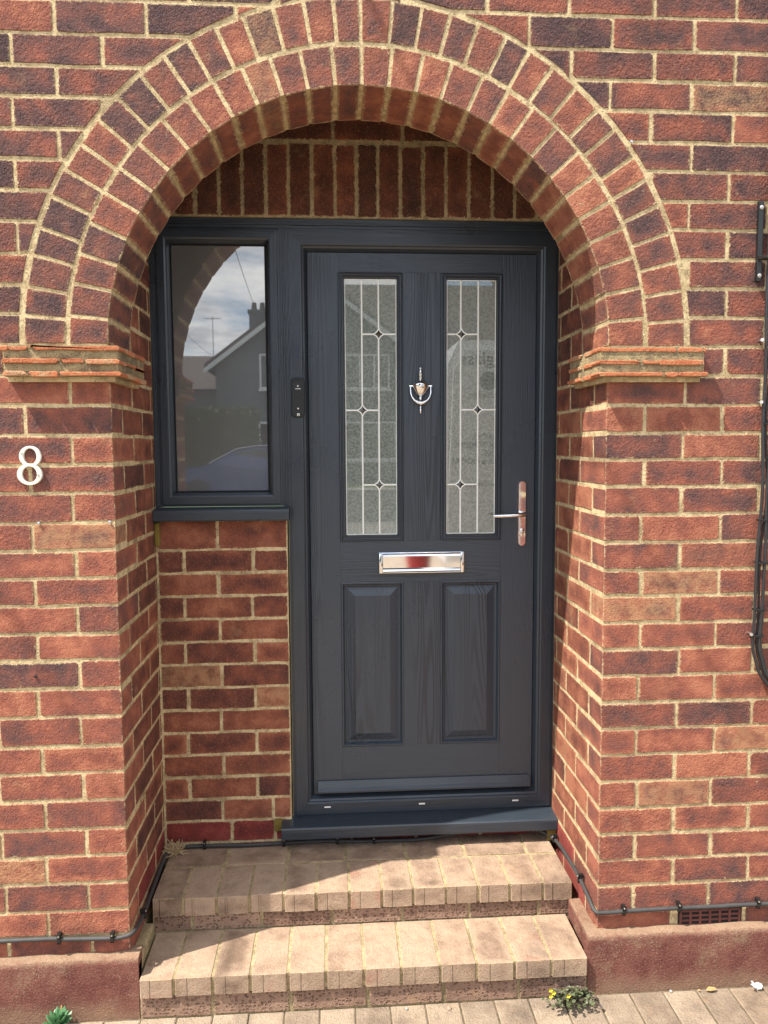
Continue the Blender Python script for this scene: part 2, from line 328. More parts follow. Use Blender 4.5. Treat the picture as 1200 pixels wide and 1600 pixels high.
# ---- a brick: an irregular polygon in the face plane, arrises rubbed off, sides running back into the wall
def rect_poly(a0, a1, b0, b1, j=0.0026, cr=0.0050):
    rnd = random.uniform; P = []
    n = 3 if (a1 - a0) > 0.13 else 2
    J = lambda: rnd(-j, j)
    c = [rnd(0.0004, cr) * (2.6 if rnd(0, 1) < .12 and cr > .003 else 1) for _ in range(4)]
    P.append((a0 + c[0], b0 + J() * .4))
    for i in range(1, n): P.append((a0 + (a1 - a0) * i / n, b0 + J()))
    P.append((a1 - c[1], b0 + J() * .4)); P.append((a1 + J() * .5, b0 + c[1]))
    P.append((a1 + J() * .5, b1 - c[2])); P.append((a1 - c[2], b1 + J() * .4))
    for i in range(n - 1, 0, -1): P.append((a0 + (a1 - a0) * i / n, b1 + J()))
    P.append((a0 + c[3], b1 + J() * .4)); P.append((a0 + J() * .5, b1 - c[3])); P.append((a0 + J() * .5, b0 + c[0]))
    return P
def brick_into(mb, poly, depth, O, ea, eb, en, tone, rough=1.0, chamf=0.0017, back=0.0009, off=0.0):
    if mb.fc is None: mb.fc = []; mb.bi = []
    n = len(poly); A = [q[0] for q in poly]; B = [q[1] for q in poly]
    ac, bc = (min(A) + max(A)) / 2, (min(B) + max(B)) / 2; hu, hv = (max(A) - min(A)) / 2, (max(B) - min(B)) / 2
    w = lambda a, b, t: O + ea * a + eb * b + en * (off - t)
    fr = [(ac + (a - ac) * max(0.3, 1 - chamf / max(hu, .004)), bc + (b - bc) * max(0.3, 1 - chamf / max(hv, .004))) for a, b in poly]
    vs = [w(a, b, 0) for a, b in fr] + [w(a, b, back) for a, b in poly] + [w(a, b, depth) for a, b in poly]
    base = len(mb.v); mb.v += [tuple(v) for v in vs]
    def face(idx, cs, bi):
        mb.f.append(tuple(base + i for i in idx)); mb.fc += cs; mb.bi += [bi] * len(idx)
    bi = (hu, hv, tone, rough)
    # orientation: normal towards en
    face(range(n), [(fr[i][0] - ac, fr[i][1] - bc, 0) for i in range(n)], bi)
    for i in range(n):
        k = (i + 1) % n
        face((n + i, n + k, k, i), [(poly[i][0] - ac, poly[i][1] - bc, 0), (poly[k][0] - ac, poly[k][1] - bc, 0), (fr[k][0] - ac, fr[k][1] - bc, 0), (fr[i][0] - ac, fr[i][1] - bc, 0)], bi)
        da, db = abs(poly[k][0] - poly[i][0]), abs(poly[k][1] - poly[i][1])
        if db > da: cs = [(t - depth / 2, poly[q][1] - bc, 1) for q, t in ((i, depth), (k, depth), (k, 0), (i, 0))]; b2 = (depth / 2, hv, tone, rough * .35)
        else: cs = [(poly[q][0] - ac, t - depth / 2, 1) for q, t in ((i, depth), (k, depth), (k, 0), (i, 0))]; hl = max([abs(a - ac) for a, b in poly if abs(b - poly[i][1]) < .25 * hv] or [hu]); b2 = (hl, depth / 2, tone, rough * .35)
        face((2 * n + i, 2 * n + k, n + k, n + i), cs, b2)
    return mb
ZERO = Vector((0, 0, 0)); EX, EY, EZ = Vector((1, 0, 0)), Vector((0, 1, 0)), Vector((0, 0, 1))
def brick(parent, poly, depth, O, ea, eb, en, tone, rough=1.0, m='brick_face', name='brick', **kw):
    mb = MB(); brick_into(mb, poly, depth, Vector(O), ea, eb, en, tone, rough, off=random.uniform(-.0006, .0008), **kw)
    vs = mb.v; c = tuple(sum(v[k] for v in vs) / len(vs) for k in range(3))
    return mb.build(name, m, parent, origin=c)
FRONT = (EX, EZ, -EY)                      # face looking at the street; a = x, b = z
def ease(x, a, b): x = max(0, min(1, (x - a) / (b - a))); return x * x * (3 - 2 * x)

# ------------------------------------------------------------------ front wall
XO = 0.6713                                 # half width of the opening
ZR = {-13:1.0172,-12:0.9326,-11:0.8549,-10:0.7776,-9:0.6963,-8:0.6222,-7:0.5433,-6:0.4691,-5:0.3884,-4:0.3115,-3:0.2333,-2:0.1528,-1:0.0735,0:-0.0072,1:-0.0834,2:-0.1570,3:-0.2332,4:-0.3113,5:-0.3893,6:-0.4683,7:-0.5422,8:-0.6198,9:-0.6956,10:-0.7723,11:-0.8509,12:-0.9275,13:-1.0061,14:-1.0837,15:-1.1646,16:-1.2432,17:-1.3207,18:-1.3982,19:-1.4780}
ZL = {-12:0.9335,-11:0.8545,-10:0.7788,-9:0.6996,-8:0.6230,-7:0.5459,-6:0.4675,-5:0.3870,-4:0.3075,-3:0.2325,-2:0.1528,-1:0.0735,0:-0.0044,1:-0.0839,2:-0.1621,3:-0.2375,4:-0.3172,5:-0.3909,6:-0.4654,7:-0.5412,8:-0.6174,9:-0.6915,10:-0.7700,11:-0.8480,12:-0.9315,13:-1.0061,14:-1.0851,15:-1.1655,16:-1.2456,17:-1.3233,18:-1.4025}
def bed(side, c):
    T = ZR if side > 0 else ZL
    if c in T: return T[c]
    return (1.0172 + (-13 - c) * .0776) if c < -12 else (-1.478 - (c - 19) * .0776)
AC, RI, RM, RO = 0.1518, 0.674, 0.7780, 0.8905
JT = 0.0049                                  # half a joint

def wall_tone(x, z):
    # reds below, browner and purple towards the top and the right of the arch
    up = ease(z, -0.45, 0.55)
    t = random.gauss(0.60 - 0.24 * up, 0.12)
    q = random.random()
    if q < 0.08 + 0.12 * up: t -= random.uniform(0.08, 0.2)
    elif q > 0.93: t += 0.22
    return max(0.02, min(0.98, t))

wm = MB()
XW0, XW1, ZT = -3.2, 3.2, 2.2               # extent of the facade
R_IN = 0.884
pts = [(R_IN * math.cos(a), AC + R_IN * math.sin(a)) for a in [math.pi * i / 48 for i in range(49)]]   # right to left
def front_poly(y):
    return [(x, y, z) for x, z in pts]
y0, y1 = 0.0019, 0.2185
# upper wall: fan of quads from the arch to the rectangle above it
for i in range(48):
    a, b = pts[i], pts[i + 1]
    def out(pt):
        dx, dz = pt[0], pt[1] - AC
        k = min(((XW1 if dx > 0 else XW0) / dx) if abs(dx) > 1e-6 else 1e9, ((ZT - AC) / dz) if dz > 1e-6 else 1e9)
        return (dx * k, AC + dz * k)
    oa, ob = out(a), out(b)
    for y in (y0, y1): wm.add([(a[0], y, a[1]), (oa[0], y, oa[1]), (ob[0], y, ob[1]), (b[0], y, b[1])], [(0, 1, 2, 3)])
    if abs(oa[0] - ob[0]) > .5 and abs(oa[1] - ob[1]) > .05:
        cx = XW1 if oa[0] + ob[0] > 0 else XW0
        for y in (y0, y1): wm.add([(oa[0], y, oa[1]), (cx, y, ZT), (ob[0], y, ob[1])], [(0, 1, 2)])
wm.box(-XO - 0.0012 - (-XO - .0012 - XW0), -XO - 0.0012, y0, 0.62, -1.75, AC)
wm.box(XO + 0.0012, XW1, y0, 0.62, -1.75, AC)
wm.box(XW0, -XO - 0.0012, 0.2195, 0.62, AC, 1.05); wm.box(XO + 0.0012, XW1, 0.2195, 0.62, AC, 1.05)
front_wall = wm.build('front_wall', 'mortar', origin=(0, 0, -1.706))
tag(front_wall, 'red and purple brick house wall around the arched doorway, cream mortar', 'wall')
far = MB()

def arch_x(z):
    d = z - AC
    r = RO + 0.012
    return math.sqrt(r * r - d * d) if -0.005 < d < r else (0.0 if d >= r else None)
def side_bricks(side):
    T = lambda c: bed(side, c)
    for c in range(-22, 21):
        zt, zb = T(c) - JT, T(c + 1) + JT
        if zb < -1.60: continue
        zb = max(zb, -1.60)
        if zt - zb < .02: continue
        zm = (zt + zb) / 2
        odd = (c % 2 == 1)
        stretch = odd if side > 0 else not odd           # corner shows a stretcher
        lat = 0.22 if stretch else 0.1075                # first perpend from the corner
        edges = [XO]
        e = XO + lat
        while e < 3.1: edges.append(e + random.uniform(-.004, .004)); e += 0.225
        edges.append(3.2)
        corner = c >= -1
        if not corner:
            e = XO + lat - .225; lo = []
            while e > 0.02: lo.append(e + random.uniform(-.004, .004)); e -= .225
            edges = [0.0] + lo[::-1] + [v for v in edges if v > XO + .001]
        for i in range(len(edges) - 1):
            a0, a1 = edges[i] + JT, edges[i + 1] - JT
            a0 += random.uniform(-.0018, .0018); a1 += random.uniform(-.0018, .0018)
            if corner and i == 0: a0 = XO
            if not corner and i == 0: a0 = edges[i] + (JT if side > 0 else -0.0)
            if a0 < .01 and side < 0: a0 = JT
            # cut by the arch and by the impost
            if c == -2: a0 = max(a0, 0.94 if side > 0 else 0.946)
            if a1 - a0 < .02: continue
            if c <= -2:
                L = []
                for k in range(5):
                    z = zb + (zt - zb) * k / 4; ax = arch_x(z)
                    L.append((max(a0, ax if ax is not None else RO + .012), z))
                if all(x >= a1 - .012 for x, z in L): continue
                if max(x for x, z in L) > a0 + .001:
                    L = [(min(x, a1 - .002), z) for x, z in L]
                    poly = [(a1, zb + .001), (a1 + .0005, zt - .001)] + [(x, z) for x, z in L[::-1]]
                    if all(x >= a1 - .02 for x, z in L): continue
                else: poly = rect_poly(a0, a1, zb, zt)
            else: poly = rect_poly(a0, a1, zb + random.uniform(-.0016, .0014), zt + random.uniform(-.0014, .0016))
            if side < 0: poly = [(-x, z) for x, z in poly][::-1]
            xm = side * (a0 + a1) / 2
            tone = wall_tone(xm, zm); rough = (0.55 + 0.75 * ease(zm, -.5, .5)) * random.choice((.35, .7, 1, 1, 1.2, 1.4))
            depth = 0.06
            if corner and i == 0: depth = 0.1025 if stretch else 0.215
            near = (a0 < 1.30 if side > 0 else a0 < 1.10) and zb < 1.17 and zt > -1.70
            if c == 19 and side > 0 and abs((a0 + a1) / 2 - 1.005) < .08: continue      # air brick sits here
            if near:
                mname = 'brick_face'
                brick(front_wall, poly, depth, ZERO, *FRONT, tone, rough, mname)
            else:
                brick_into(far, poly, .02, ZERO, *FRONT, tone, rough)
            # the reveal, behind the corner brick
            if corner and i == 0:
                red = c >= 18
                ys = [(0.1125, 0.3275), (0.3375, 0.476)] if stretch else [(0.2250, 0.4400), (0.4500, 0.476)]
                for (b0, b1) in ys:
                    b1 = min(b1, .4785); t2 = max(.2, min(.95, random.gauss(.72 if side > 0 else .5, .12)))  # right reveal toned paler: sunlight on it painted into the bricks
                    o_ = Vector((side * XO, 0, 0)); ax = EY if side < 0 else EY
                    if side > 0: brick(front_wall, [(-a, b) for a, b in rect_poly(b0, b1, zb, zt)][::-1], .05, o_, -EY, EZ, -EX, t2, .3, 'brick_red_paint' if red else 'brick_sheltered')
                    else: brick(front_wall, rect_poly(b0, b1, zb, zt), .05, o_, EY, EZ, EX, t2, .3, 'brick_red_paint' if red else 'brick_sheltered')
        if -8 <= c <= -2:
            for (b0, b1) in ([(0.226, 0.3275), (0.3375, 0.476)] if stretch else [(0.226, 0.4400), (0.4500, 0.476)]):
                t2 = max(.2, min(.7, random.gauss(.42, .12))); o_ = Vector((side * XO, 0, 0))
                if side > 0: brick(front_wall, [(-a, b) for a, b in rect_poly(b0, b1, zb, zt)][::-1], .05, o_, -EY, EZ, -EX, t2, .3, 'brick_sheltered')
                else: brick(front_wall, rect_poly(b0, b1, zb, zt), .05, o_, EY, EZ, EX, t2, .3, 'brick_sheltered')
side_bricks(1); side_bricks(-1)
fo = far.build('brickwork', 'brick_face', front_wall, origin=(0, 0, 0)); fo['kind'] = 'stuff'

# ------------------------------------------------------------------ arch
am = MB(); seg = 64
ang = [math.pi * i / seg for i in range(seg + 1)]
def ringv(r, y): return [(r * math.cos(a), y, AC + r * math.sin(a)) for a in ang]
n = seg + 1
am.add(ringv(RI + .0024, .0017) + ringv(RO, .0017) + ringv(RO, .219) + ringv(RI + .0024, .219),
       [(k * n + i, k * n + i + 1, ((k + 1) % 4) * n + i + 1, ((k + 1) % 4) * n + i) for k in range(4) for i in range(seg)] + [(0, n, 2 * n, 3 * n), (seg, 3 * n + seg, 2 * n + seg, n + seg)])
arch = am.build('brick_arch', 'mortar', origin=(0, 0, AC))
tag(arch, 'semicircular double ring of brick headers arching over the porch', 'arch')
def voussoirs(r0, r1, cnt, depth, tonef, ph=0.0):
    step = math.pi / cnt; a = 0.0
    cuts = [0.0]
    for i in range(1, cnt): cuts.append(i * step + random.uniform(-.006, .006))
    cuts.append(math.pi)
    for i in range(cnt):
        p0, p1 = cuts[i], cuts[i + 1]; phi = (p0 + p1) / 2; hw = (p1 - p0) / 2
        er = Vector((math.cos(phi), 0, math.sin(phi))); et = Vector((math.sin(phi), 0, -math.cos(phi)))   # et to the right at the crown
        j = random.uniform(.0044, .0060)
        ra, rb = r0 + random.uniform(-.001, .0004), r1 + random.uniform(-.003, .003)
        wa, wb = ra * math.tan(hw) - j, rb * math.tan(hw) - j
        s_ = .0015
        poly = [(-wa + s_, ra), (0, ra + random.uniform(-.0008, .0008)), (wa - s_, ra), (wa, ra + s_), ((wa + wb) / 2 + random.uniform(-.001, .001), (ra + rb) / 2), (wb, rb - s_), (wb - s_, rb), (0, rb + random.uniform(-.001, .001)), (-wb + s_, rb), (-wb, rb - s_), (-(wa + wb) / 2 + random.uniform(-.001, .001), (ra + rb) / 2), (-wa, ra + s_)]
        brick(arch, poly, depth, (0, 0, AC), et, er, -EY, tonef(phi), random.uniform(.7, 1.15), 'brick_arch')
voussoirs(RI, RM - .006, 30, .2200, lambda p: max(.12, min(.8, random.gauss(.56 + .10 * math.cos(p), .10) - (.14 if random.random() < .12 else 0))))
voussoirs(RM + .006, RO - .003, 36, .0900, lambda p: max(.08, min(.8, random.gauss(.47 + .08 * math.cos(p), .11) - (.14 if random.random() < .2 else 0))))

# ------------------------------------------------------------------ imposts: three courses of clay tile in mortar
def impost(side, label):
    I = thing('tile_impost', (side * .80, .0, .066), label, 'impost', 'tile imposts at the springing of the arch')
    X = lambda v: side * v
    def L(mb, px, py, z0, z1, xe, ye, rough=0.0):
        # L-shaped strip: along the street face and back into the reveal
        poly = [(XO - px, -py), (xe, -py), (xe, .03), (XO + .03, .03), (XO + .03, ye), (XO - px, ye)]
        if side < 0: poly = [(-a, b) for a, b in poly][::-1]
        mb.prism(poly, z0, z1, lambda a, b, t: (a, b, t))
    bedm = MB(); L(bedm, .030, .0285, .0685, .1475, .930, .243); 
    bedm.build('mortar_bed', 'mortar_impost', I)
    und = MB(); L(und, .016, .012, .056, .0685, .928, .236); und.build('mortar_fillet', 'mortar', I)
    for z0, pr, cut in ((.0690, .038, .80), (.1020, .034, .74), (.1350, .034, .86)):
        z1 = z0 + random.uniform(.0100, .0130)
        def tile(a0, a1, front=True, tone=None):
            mb = MB(); tn = tone if tone is not None else random.choice((.35, .45, .55, .62, .9))
            if front:
                poly = rect_poly(a0, a1, z0 + random.uniform(-.0015, .0015), z1 + random.uniform(-.001, .001), .0018, .006); poly = poly if side > 0 else [(-x, z) for x, z in poly][::-1]
                brick(I, poly, .07, (0, -pr + random.uniform(-.002, .004), 0), *FRONT, tn, .5, 'tile_clay', 'tile')
            else:
                poly = rect_poly(a0, a1, z0 + random.uniform(-.0015, .0015), z1 + random.uniform(-.001, .001), .0018, .006)
                if side > 0: brick(I, [(-a, b) for a, b in poly][::-1], .07, (XO - pr + random.uniform(-.001, .001), 0, 0), -EY, EZ, -EX, tn, .5, 'tile_clay', 'tile')
                else: brick(I, poly, .07, (-XO + pr + random.uniform(-.001, .001), 0, 0), EY, EZ, EX, tn, .5, 'tile_clay', 'tile')
        cut += random.uniform(-.02, .02)
        tile(XO - pr, cut - .003); c2_ = cut + random.uniform(.04, .08); tile(cut + .003, c2_ - .001); tile(c2_ + .001, .934 + random.uniform(-.006, .006))
        tile(-pr + .071, .12 + random.uniform(-.02, .02), False); tile(.128, .246, False)
impost(1, 'stepped clay tile impost on the right of the arch, beside the black cables')
impost(-1, 'stepped clay tile impost on the left of the arch, above the house number')

# ------------------------------------------------------------------ porch: back wall under the side window, lintel over the frame, ceiling
YB = 0.459
bw = MB(); bw.box(-.69, -.2405, YB + .0012, .60, -1.72, -.33); bw.box(-.2405, .69, YB + .016, .60, -1.72, -1.405)
porch = bw.build('porch_wall', 'mortar', origin=(-.45, .5, -1.706)); tag(porch, 'red brick infill wall below the side window, left of the door', 'wall')
zb0, xb0, hh = -.4535, -.4689, .0776
for c in range(-1, 14):
    zt, zb = zb0 - c * hh + random.uniform(-.001, .001) - JT * .9, zb0 - (c + 1) * hh + JT * .9
    if c == -1: zt = -.358
    per = [xb0] if c % 2 else [xb0 - .1125, xb0 + .1125]
    if c == 11: per = [xb0, -.305]
    if c == 12: per = [-.441, -.298]
    if zb < -1.52: zb = -1.50
    if zt - zb < .01: continue
    ed = [-.668] + [v + random.uniform(-.004, .004) for v in per] + [-.243]
    for i in range(len(ed) - 1):
        a0, a1 = ed[i] + (JT if i else .004), ed[i + 1] - (JT if i < len(ed) - 2 else 0)
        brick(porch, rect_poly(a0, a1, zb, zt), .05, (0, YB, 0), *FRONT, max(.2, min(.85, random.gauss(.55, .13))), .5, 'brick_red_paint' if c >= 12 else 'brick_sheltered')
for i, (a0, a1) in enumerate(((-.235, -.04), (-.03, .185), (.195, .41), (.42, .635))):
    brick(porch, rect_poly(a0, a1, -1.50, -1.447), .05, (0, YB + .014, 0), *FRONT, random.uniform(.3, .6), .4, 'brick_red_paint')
YL = 0.468
lw = MB(); lw.box(-.69, .69, YL + .0012, .60, .622, 1.05)
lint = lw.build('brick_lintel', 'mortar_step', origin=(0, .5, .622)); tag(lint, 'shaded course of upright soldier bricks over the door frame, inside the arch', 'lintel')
sj = [-.668, -.592, -.517, -.442, -.367, -.292, -.219, -.145, -.071, -.001, .068, .141, .216, .291, .365, .443, .517, .592, .667]
for i in range(len(sj) - 1):
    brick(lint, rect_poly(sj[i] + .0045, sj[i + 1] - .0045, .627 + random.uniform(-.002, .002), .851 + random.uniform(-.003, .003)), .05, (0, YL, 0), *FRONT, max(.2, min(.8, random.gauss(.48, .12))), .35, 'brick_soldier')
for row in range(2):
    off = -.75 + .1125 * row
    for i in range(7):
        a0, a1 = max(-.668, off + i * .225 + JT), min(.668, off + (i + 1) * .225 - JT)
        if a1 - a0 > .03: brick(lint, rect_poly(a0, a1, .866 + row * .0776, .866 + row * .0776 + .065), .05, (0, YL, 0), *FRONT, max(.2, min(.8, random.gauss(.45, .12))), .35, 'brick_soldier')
tag(MB().box(-.70, .70, .2195, .60, 1.052, 1.12).build('porch_ceiling', 'plaster'), 'dark plaster ceiling of the porch behind the arch', 'ceiling')

# ------------------------------------------------------------------ steps
def step(label, yf, yb, zt, th, joints, rjoints, zb, x0, x1, yr, back_row=None):
    st = thing('brick_step', (0, yf, zb), label, 'step', 'brick steps up to the door')
    core = MB(); core.box(x0 + .004, x1 - .004, yf + .0045, yb - .002, zt - th + .002, zt - .0022); core.box(x0 + .002, x1 - .002, yr + .0025, yb - .004, zb - .02, zt - th + .002)
    core.build('mortar_bed', 'mortar_step', st)
    ed = [x0] + joints + [x1]; yend = back_row[0] if back_row else yb
    for i in range(len(ed) - 1):
        a0, a1 = ed[i] + .0042, ed[i + 1] - .0042
        q = random.random()
        brick(st, rect_poly(a0, a1, yf + random.uniform(-.0015, .0015), yend - .003, .001, .003), th, (0, 0, zt + random.uniform(-.001, .001)), EX, EY, EZ, random.gauss(.5, .14) + (.22 if q > .88 else 0), .45, 'brick_tread', 'tread_brick')
    if back_row:
        be = [x0] + back_row[1] + [x1]
        for i in range(len(be) - 1):
            brick(st, rect_poly(be[i] + .0055, be[i + 1] - .0055, back_row[0] + .006, yb - .004), th, (0, 0, zt + random.uniform(-.001, .001)), EX, EY, EZ, random.gauss(.4, .12), .45, 'brick_tread', 'tread_brick')
    re = [x0] + rjoints + [x1]
    for i in range(len(re) - 1):
        brick(st, rect_poly(re[i] + .005, re[i + 1] - .005, zb + .003, zt - th - .004), .05, (0, yr, 0), *FRONT, random.gauss(.5, .15), .6, 'brick_riser', 'riser_brick')
    return st
step('upper brick step in front of the dark door sill', .162, .475, -1.478, .056, [-.555, -.455, -.355, -.252, -.152, -.051, .05, .147, .249, .351, .449, .555], [-.531, -.32, -.104, .114, .323, .542], -1.588, -.650, .650, .170, (.335, [-.449, -.25, -.059, .142, .34, .549]))
step('lower brick step resting on the paving, pitted riser bricks', -.045, .170, -1.586, .053, [-.544, -.437, -.333, -.228, -.122, -.014, .092, .202, .308, .416, .523], [-.439, -.221, -.004, .213, .43], -1.706, -.641, .632, -.036)

# ------------------------------------------------------------------ plinth: painted render at the foot of the wall
def plinth(side, label, x0, x1, ret):
    mb = MB(); nx, nz = 60, 7; prof = [(-.030, -1.73), (-.031, -1.66), (-.030, -1.60), (-.030, -1.550), (-.0295, -1.538), (-.026, -1.533), (-.004, -1.528), (.02, -1.526)]
    vs = []; fs = []
    for i in range(nx + 1):
        x = x0 + (x1 - x0) * i / nx
        wob = random.uniform(-.003, .003); wob2 = random.uniform(-.0012, .0012)
        for k, (y, z) in enumerate(prof): vs.append((side * x, y + (wob2 if k > 0 else 0) * .6, z + (wob if 3 < k < 7 else 0)))
    m_ = len(prof)
    for i in range(nx): fs += [(i * m_ + k, i * m_ + k + 1, (i + 1) * m_ + k + 1, (i + 1) * m_ + k) for k in range(m_ - 1)]
    fs.append(tuple(range(m_)))
    mb.add(vs, fs)
    o = mb.build('plinth', 'plinth_paint', smooth=True, origin=(side * 1.0, 0, -1.706)); tag(o, label, 'plinth')
    return o
pr = plinth(1, 'rough render plinth in worn maroon paint, under the air brick', .6335, 3.2, None)
plinth(-1, 'rough render plinth in worn maroon paint, behind the succulent', .6425, 3.2, None)
# ledges beside the steps
lg = MB(); lg.box(.636, .680, -.012, .168, -1.60, -1.534, .006)
o = lg.build('step_cheek', 'brick_red_paint'); tag(o, 'small red painted ledge between the steps and the right reveal', 'ledge')
o.data.materials[0] = MATS['plinth_paint']
lg = MB(); lg.box(-.680, -.6425, -.028, .166, -1.70, -1.552, .006)
tag(lg.build('step_cheek', 'mortar_step'), 'narrow cement ledge between the steps and the left reveal', 'ledge')

# ------------------------------------------------------------------ ground
def sheet(name, x0, x1, y0, y1, z, m, label=None):
    mb = MB(); nx = 1
    mb.add([(x0, y0, z), (x1, y0, z), (x1, y1, z), (x0, y1, z)], [(0, 1, 2, 3)])
    return tag(mb.build(name, m), kind='structure')
GZ = -1.706
sheet('ground', -150, 150, -150, 60, GZ - .060, 'lawn')
sheet('driveway', -6.5, 6.5, -9.0, 0.0, GZ - .008, 'drive_blocks')
pv = sheet('paving', -1.5, 1.7, -.66, -.02, GZ - .0035, 'sand_joint')
pitch_ = .0996
for row in range(3):
    for i in range(-21, 10):
        x = .657 + i * pitch_ + (0.05 if row == 2 else 0); ya, yb_ = -.036 - row * .203 - .199, -.036 - row * .203
        if x > 1.6: continue
        brick(pv, rect_poly(x + .0022, x + pitch_ - .0022, ya, yb_, .0006, .003), .03, (0, 0, GZ + random.uniform(-.0012, .0012)), EX, EY, EZ, random.gauss(.5, .28), .6, 'paver', 'paver', chamf=.003, back=.002)

# ------------------------------------------------------------------ door frame, door, side window
fr = thing('door_frame', (.22, .5, -1.41), 'anthracite woodgrain frame and sill around the front door', 'door frame')
FX0, FX1, FZ0, FZ1 = -.235, .6725, -1.392, .590
PROF = [(0, .56), (0, .481), (.010, .481), (.0105, .4755), (.047, .4750), (.0515, .4770), (.054, .4815), (.060, .4850), (.0665, .4985), (.069, .5050), (.069, .56)]
def frame_sides(parent, x0, x1, z0, z1, prof, names):
    # four mitred members, each its own part
    for k, nm in enumerate(names):
        mb = MB(); vs = []
        for i, y in prof:
            c = [(x0 + i, y, z0 + i), (x1 - i, y, z0 + i), (x1 - i, y, z1 - i), (x0 + i, y, z1 - i)]
            vs += [c[k], c[(k + 1) % 4]]
        mb.add(vs, [(2 * j, 2 * j + 1, 2 * j + 3, 2 * j + 2) for j in range(len(prof) - 1)])
        mb.build(nm, 'frame_foil_horizontal' if k in (0, 2) else 'frame_foil_vertical', parent)
frame_sides(fr, FX0, FX1, FZ0, FZ1, PROF, ('threshold', 'jamb', 'head', 'jamb'))
# gasket line between frame and leaf
MB().rings(FX0 + .068, FX1 - .068, FZ0 + .068, FZ1 - .068, [(0, .512), (.006, .512), (.006, .53)]).build('gasket', 'rubber', fr)
hd = MB()
for z0, z1, y in ((.5905, .600, .4795), (.6005, .606, .4745), (.6065, .6215, .4785)): hd.box(-.6705, .6705, y, .56, z0, z1)
hd.build('head_trim', 'frame_foil_horizontal', fr)
mu = MB()
for x0, x1, y in ((-.2525, -.2490, .4795), (-.2488, -.2455, .4765), (-.2453, -.2425, .4800), (-.2423, -.2390, .4765), (-.2388, -.2355, .4800)): mu.box(x0, x1, y, .56, -.318, .590)
mu.build('coupling_strip', 'frame_foil_vertical', fr)
cl = MB()
cp = [(.480, -1.388), (.412, -1.3925), (.404, -1.3945), (.4005, -1.3985), (.4000, -1.404), (.4000, -1.431), (.4025, -1.4345), (.408, -1.4355), (.480, -1.4355)]
cl.prism(cp, -.272, .6695, lambda a, b, t: (t, a, b)); cl.build('sill', 'frame_foil_horizontal', fr, smooth=False)
for x in (-.118, .210, .540): MB().box(x - .011, x + .011, .4735, .4760, -1.3605, -1.3555, .0008).build('drain_cap', 'screw_white', fr)
# end grout where the sill meets the brick
tag(MB().box(.640, .671, .412, .470, -1.478, -1.437, .004).build('sealant_patch', 'moss'), 'mossy mortar lump at the right end of the door sill', 'mortar patch')
tag(MB().box(-.300, -.272, .447, .470, -1.425, -1.385, .004).build('sealant_patch', 'moss'), 'mossy mortar lump at the left end of the door sill', 'mortar patch')

door = thing('front_door', (.2185, .52, -1.32), 'anthracite grey woodgrain front door with two leaded glass panes', 'door')
YD = .500
DX0, DX1, DZ0, DZ1 = -.164, .6015, -1.3205, .5195
g0, g1, g2, g3 = -.064, .151, .278, .487          # panel openings
zA, zB, zC, zD_ = -1.155, -.578, -.437, .457
def slab(name, x0, x1, z0, z1, m):
    return MB().box(x0, x1, YD, .545, z0, z1).build(name, m, door)
slab('stile', DX0, g0 - .0004, DZ0, DZ1, 'door_grain_vertical'); slab('stile', g3 + .0004, DX1, DZ0, DZ1, 'door_grain_vertical')
slab('rail', g0, g3, zD_ + .0004, DZ1, 'door_grain_horizontal'); slab('rail', g0, g3, zB + .0004, zC - .0004, 'door_grain_horizontal'); slab('rail', g0, g3, DZ0, zA - .0004, 'door_grain_horizontal')
slab('muntin', g1 + .0004, g2 - .0004, zC, zD_, 'door_grain_vertical'); slab('muntin', g1 + .0004, g2 - .0004, zA, zB, 'door_grain_vertical')
for x0, x1 in ((g0, g1), (g2, g3)):
    pn = MB(); pn.rings(x0, x1, zA, zB, [(-.0003, .515), (-.0003, .4985), (.0025, .4965), (.006, .4965), (.009, .5020), (.012, .5115), (.0165, .5125), (.018, .5100), (.0205, .5100), (.0475, .4960), (.0482, .4966), (.050, .4966)], True)
    pn.build('raised_panel', 'door_grain_vertical', door)
LEAD = {0: dict(v=(.014, .070), d=((.0705, .257, .014, .127), (.0150, .005, -.043, .070), (.0700, -.246, .014, .127))),
        1: dict(v=(.347, .406), d=((.3490, .258, .2985, .406), (.4055, .006, .347, .469), (.3465, -.247, .2985, .406)))}
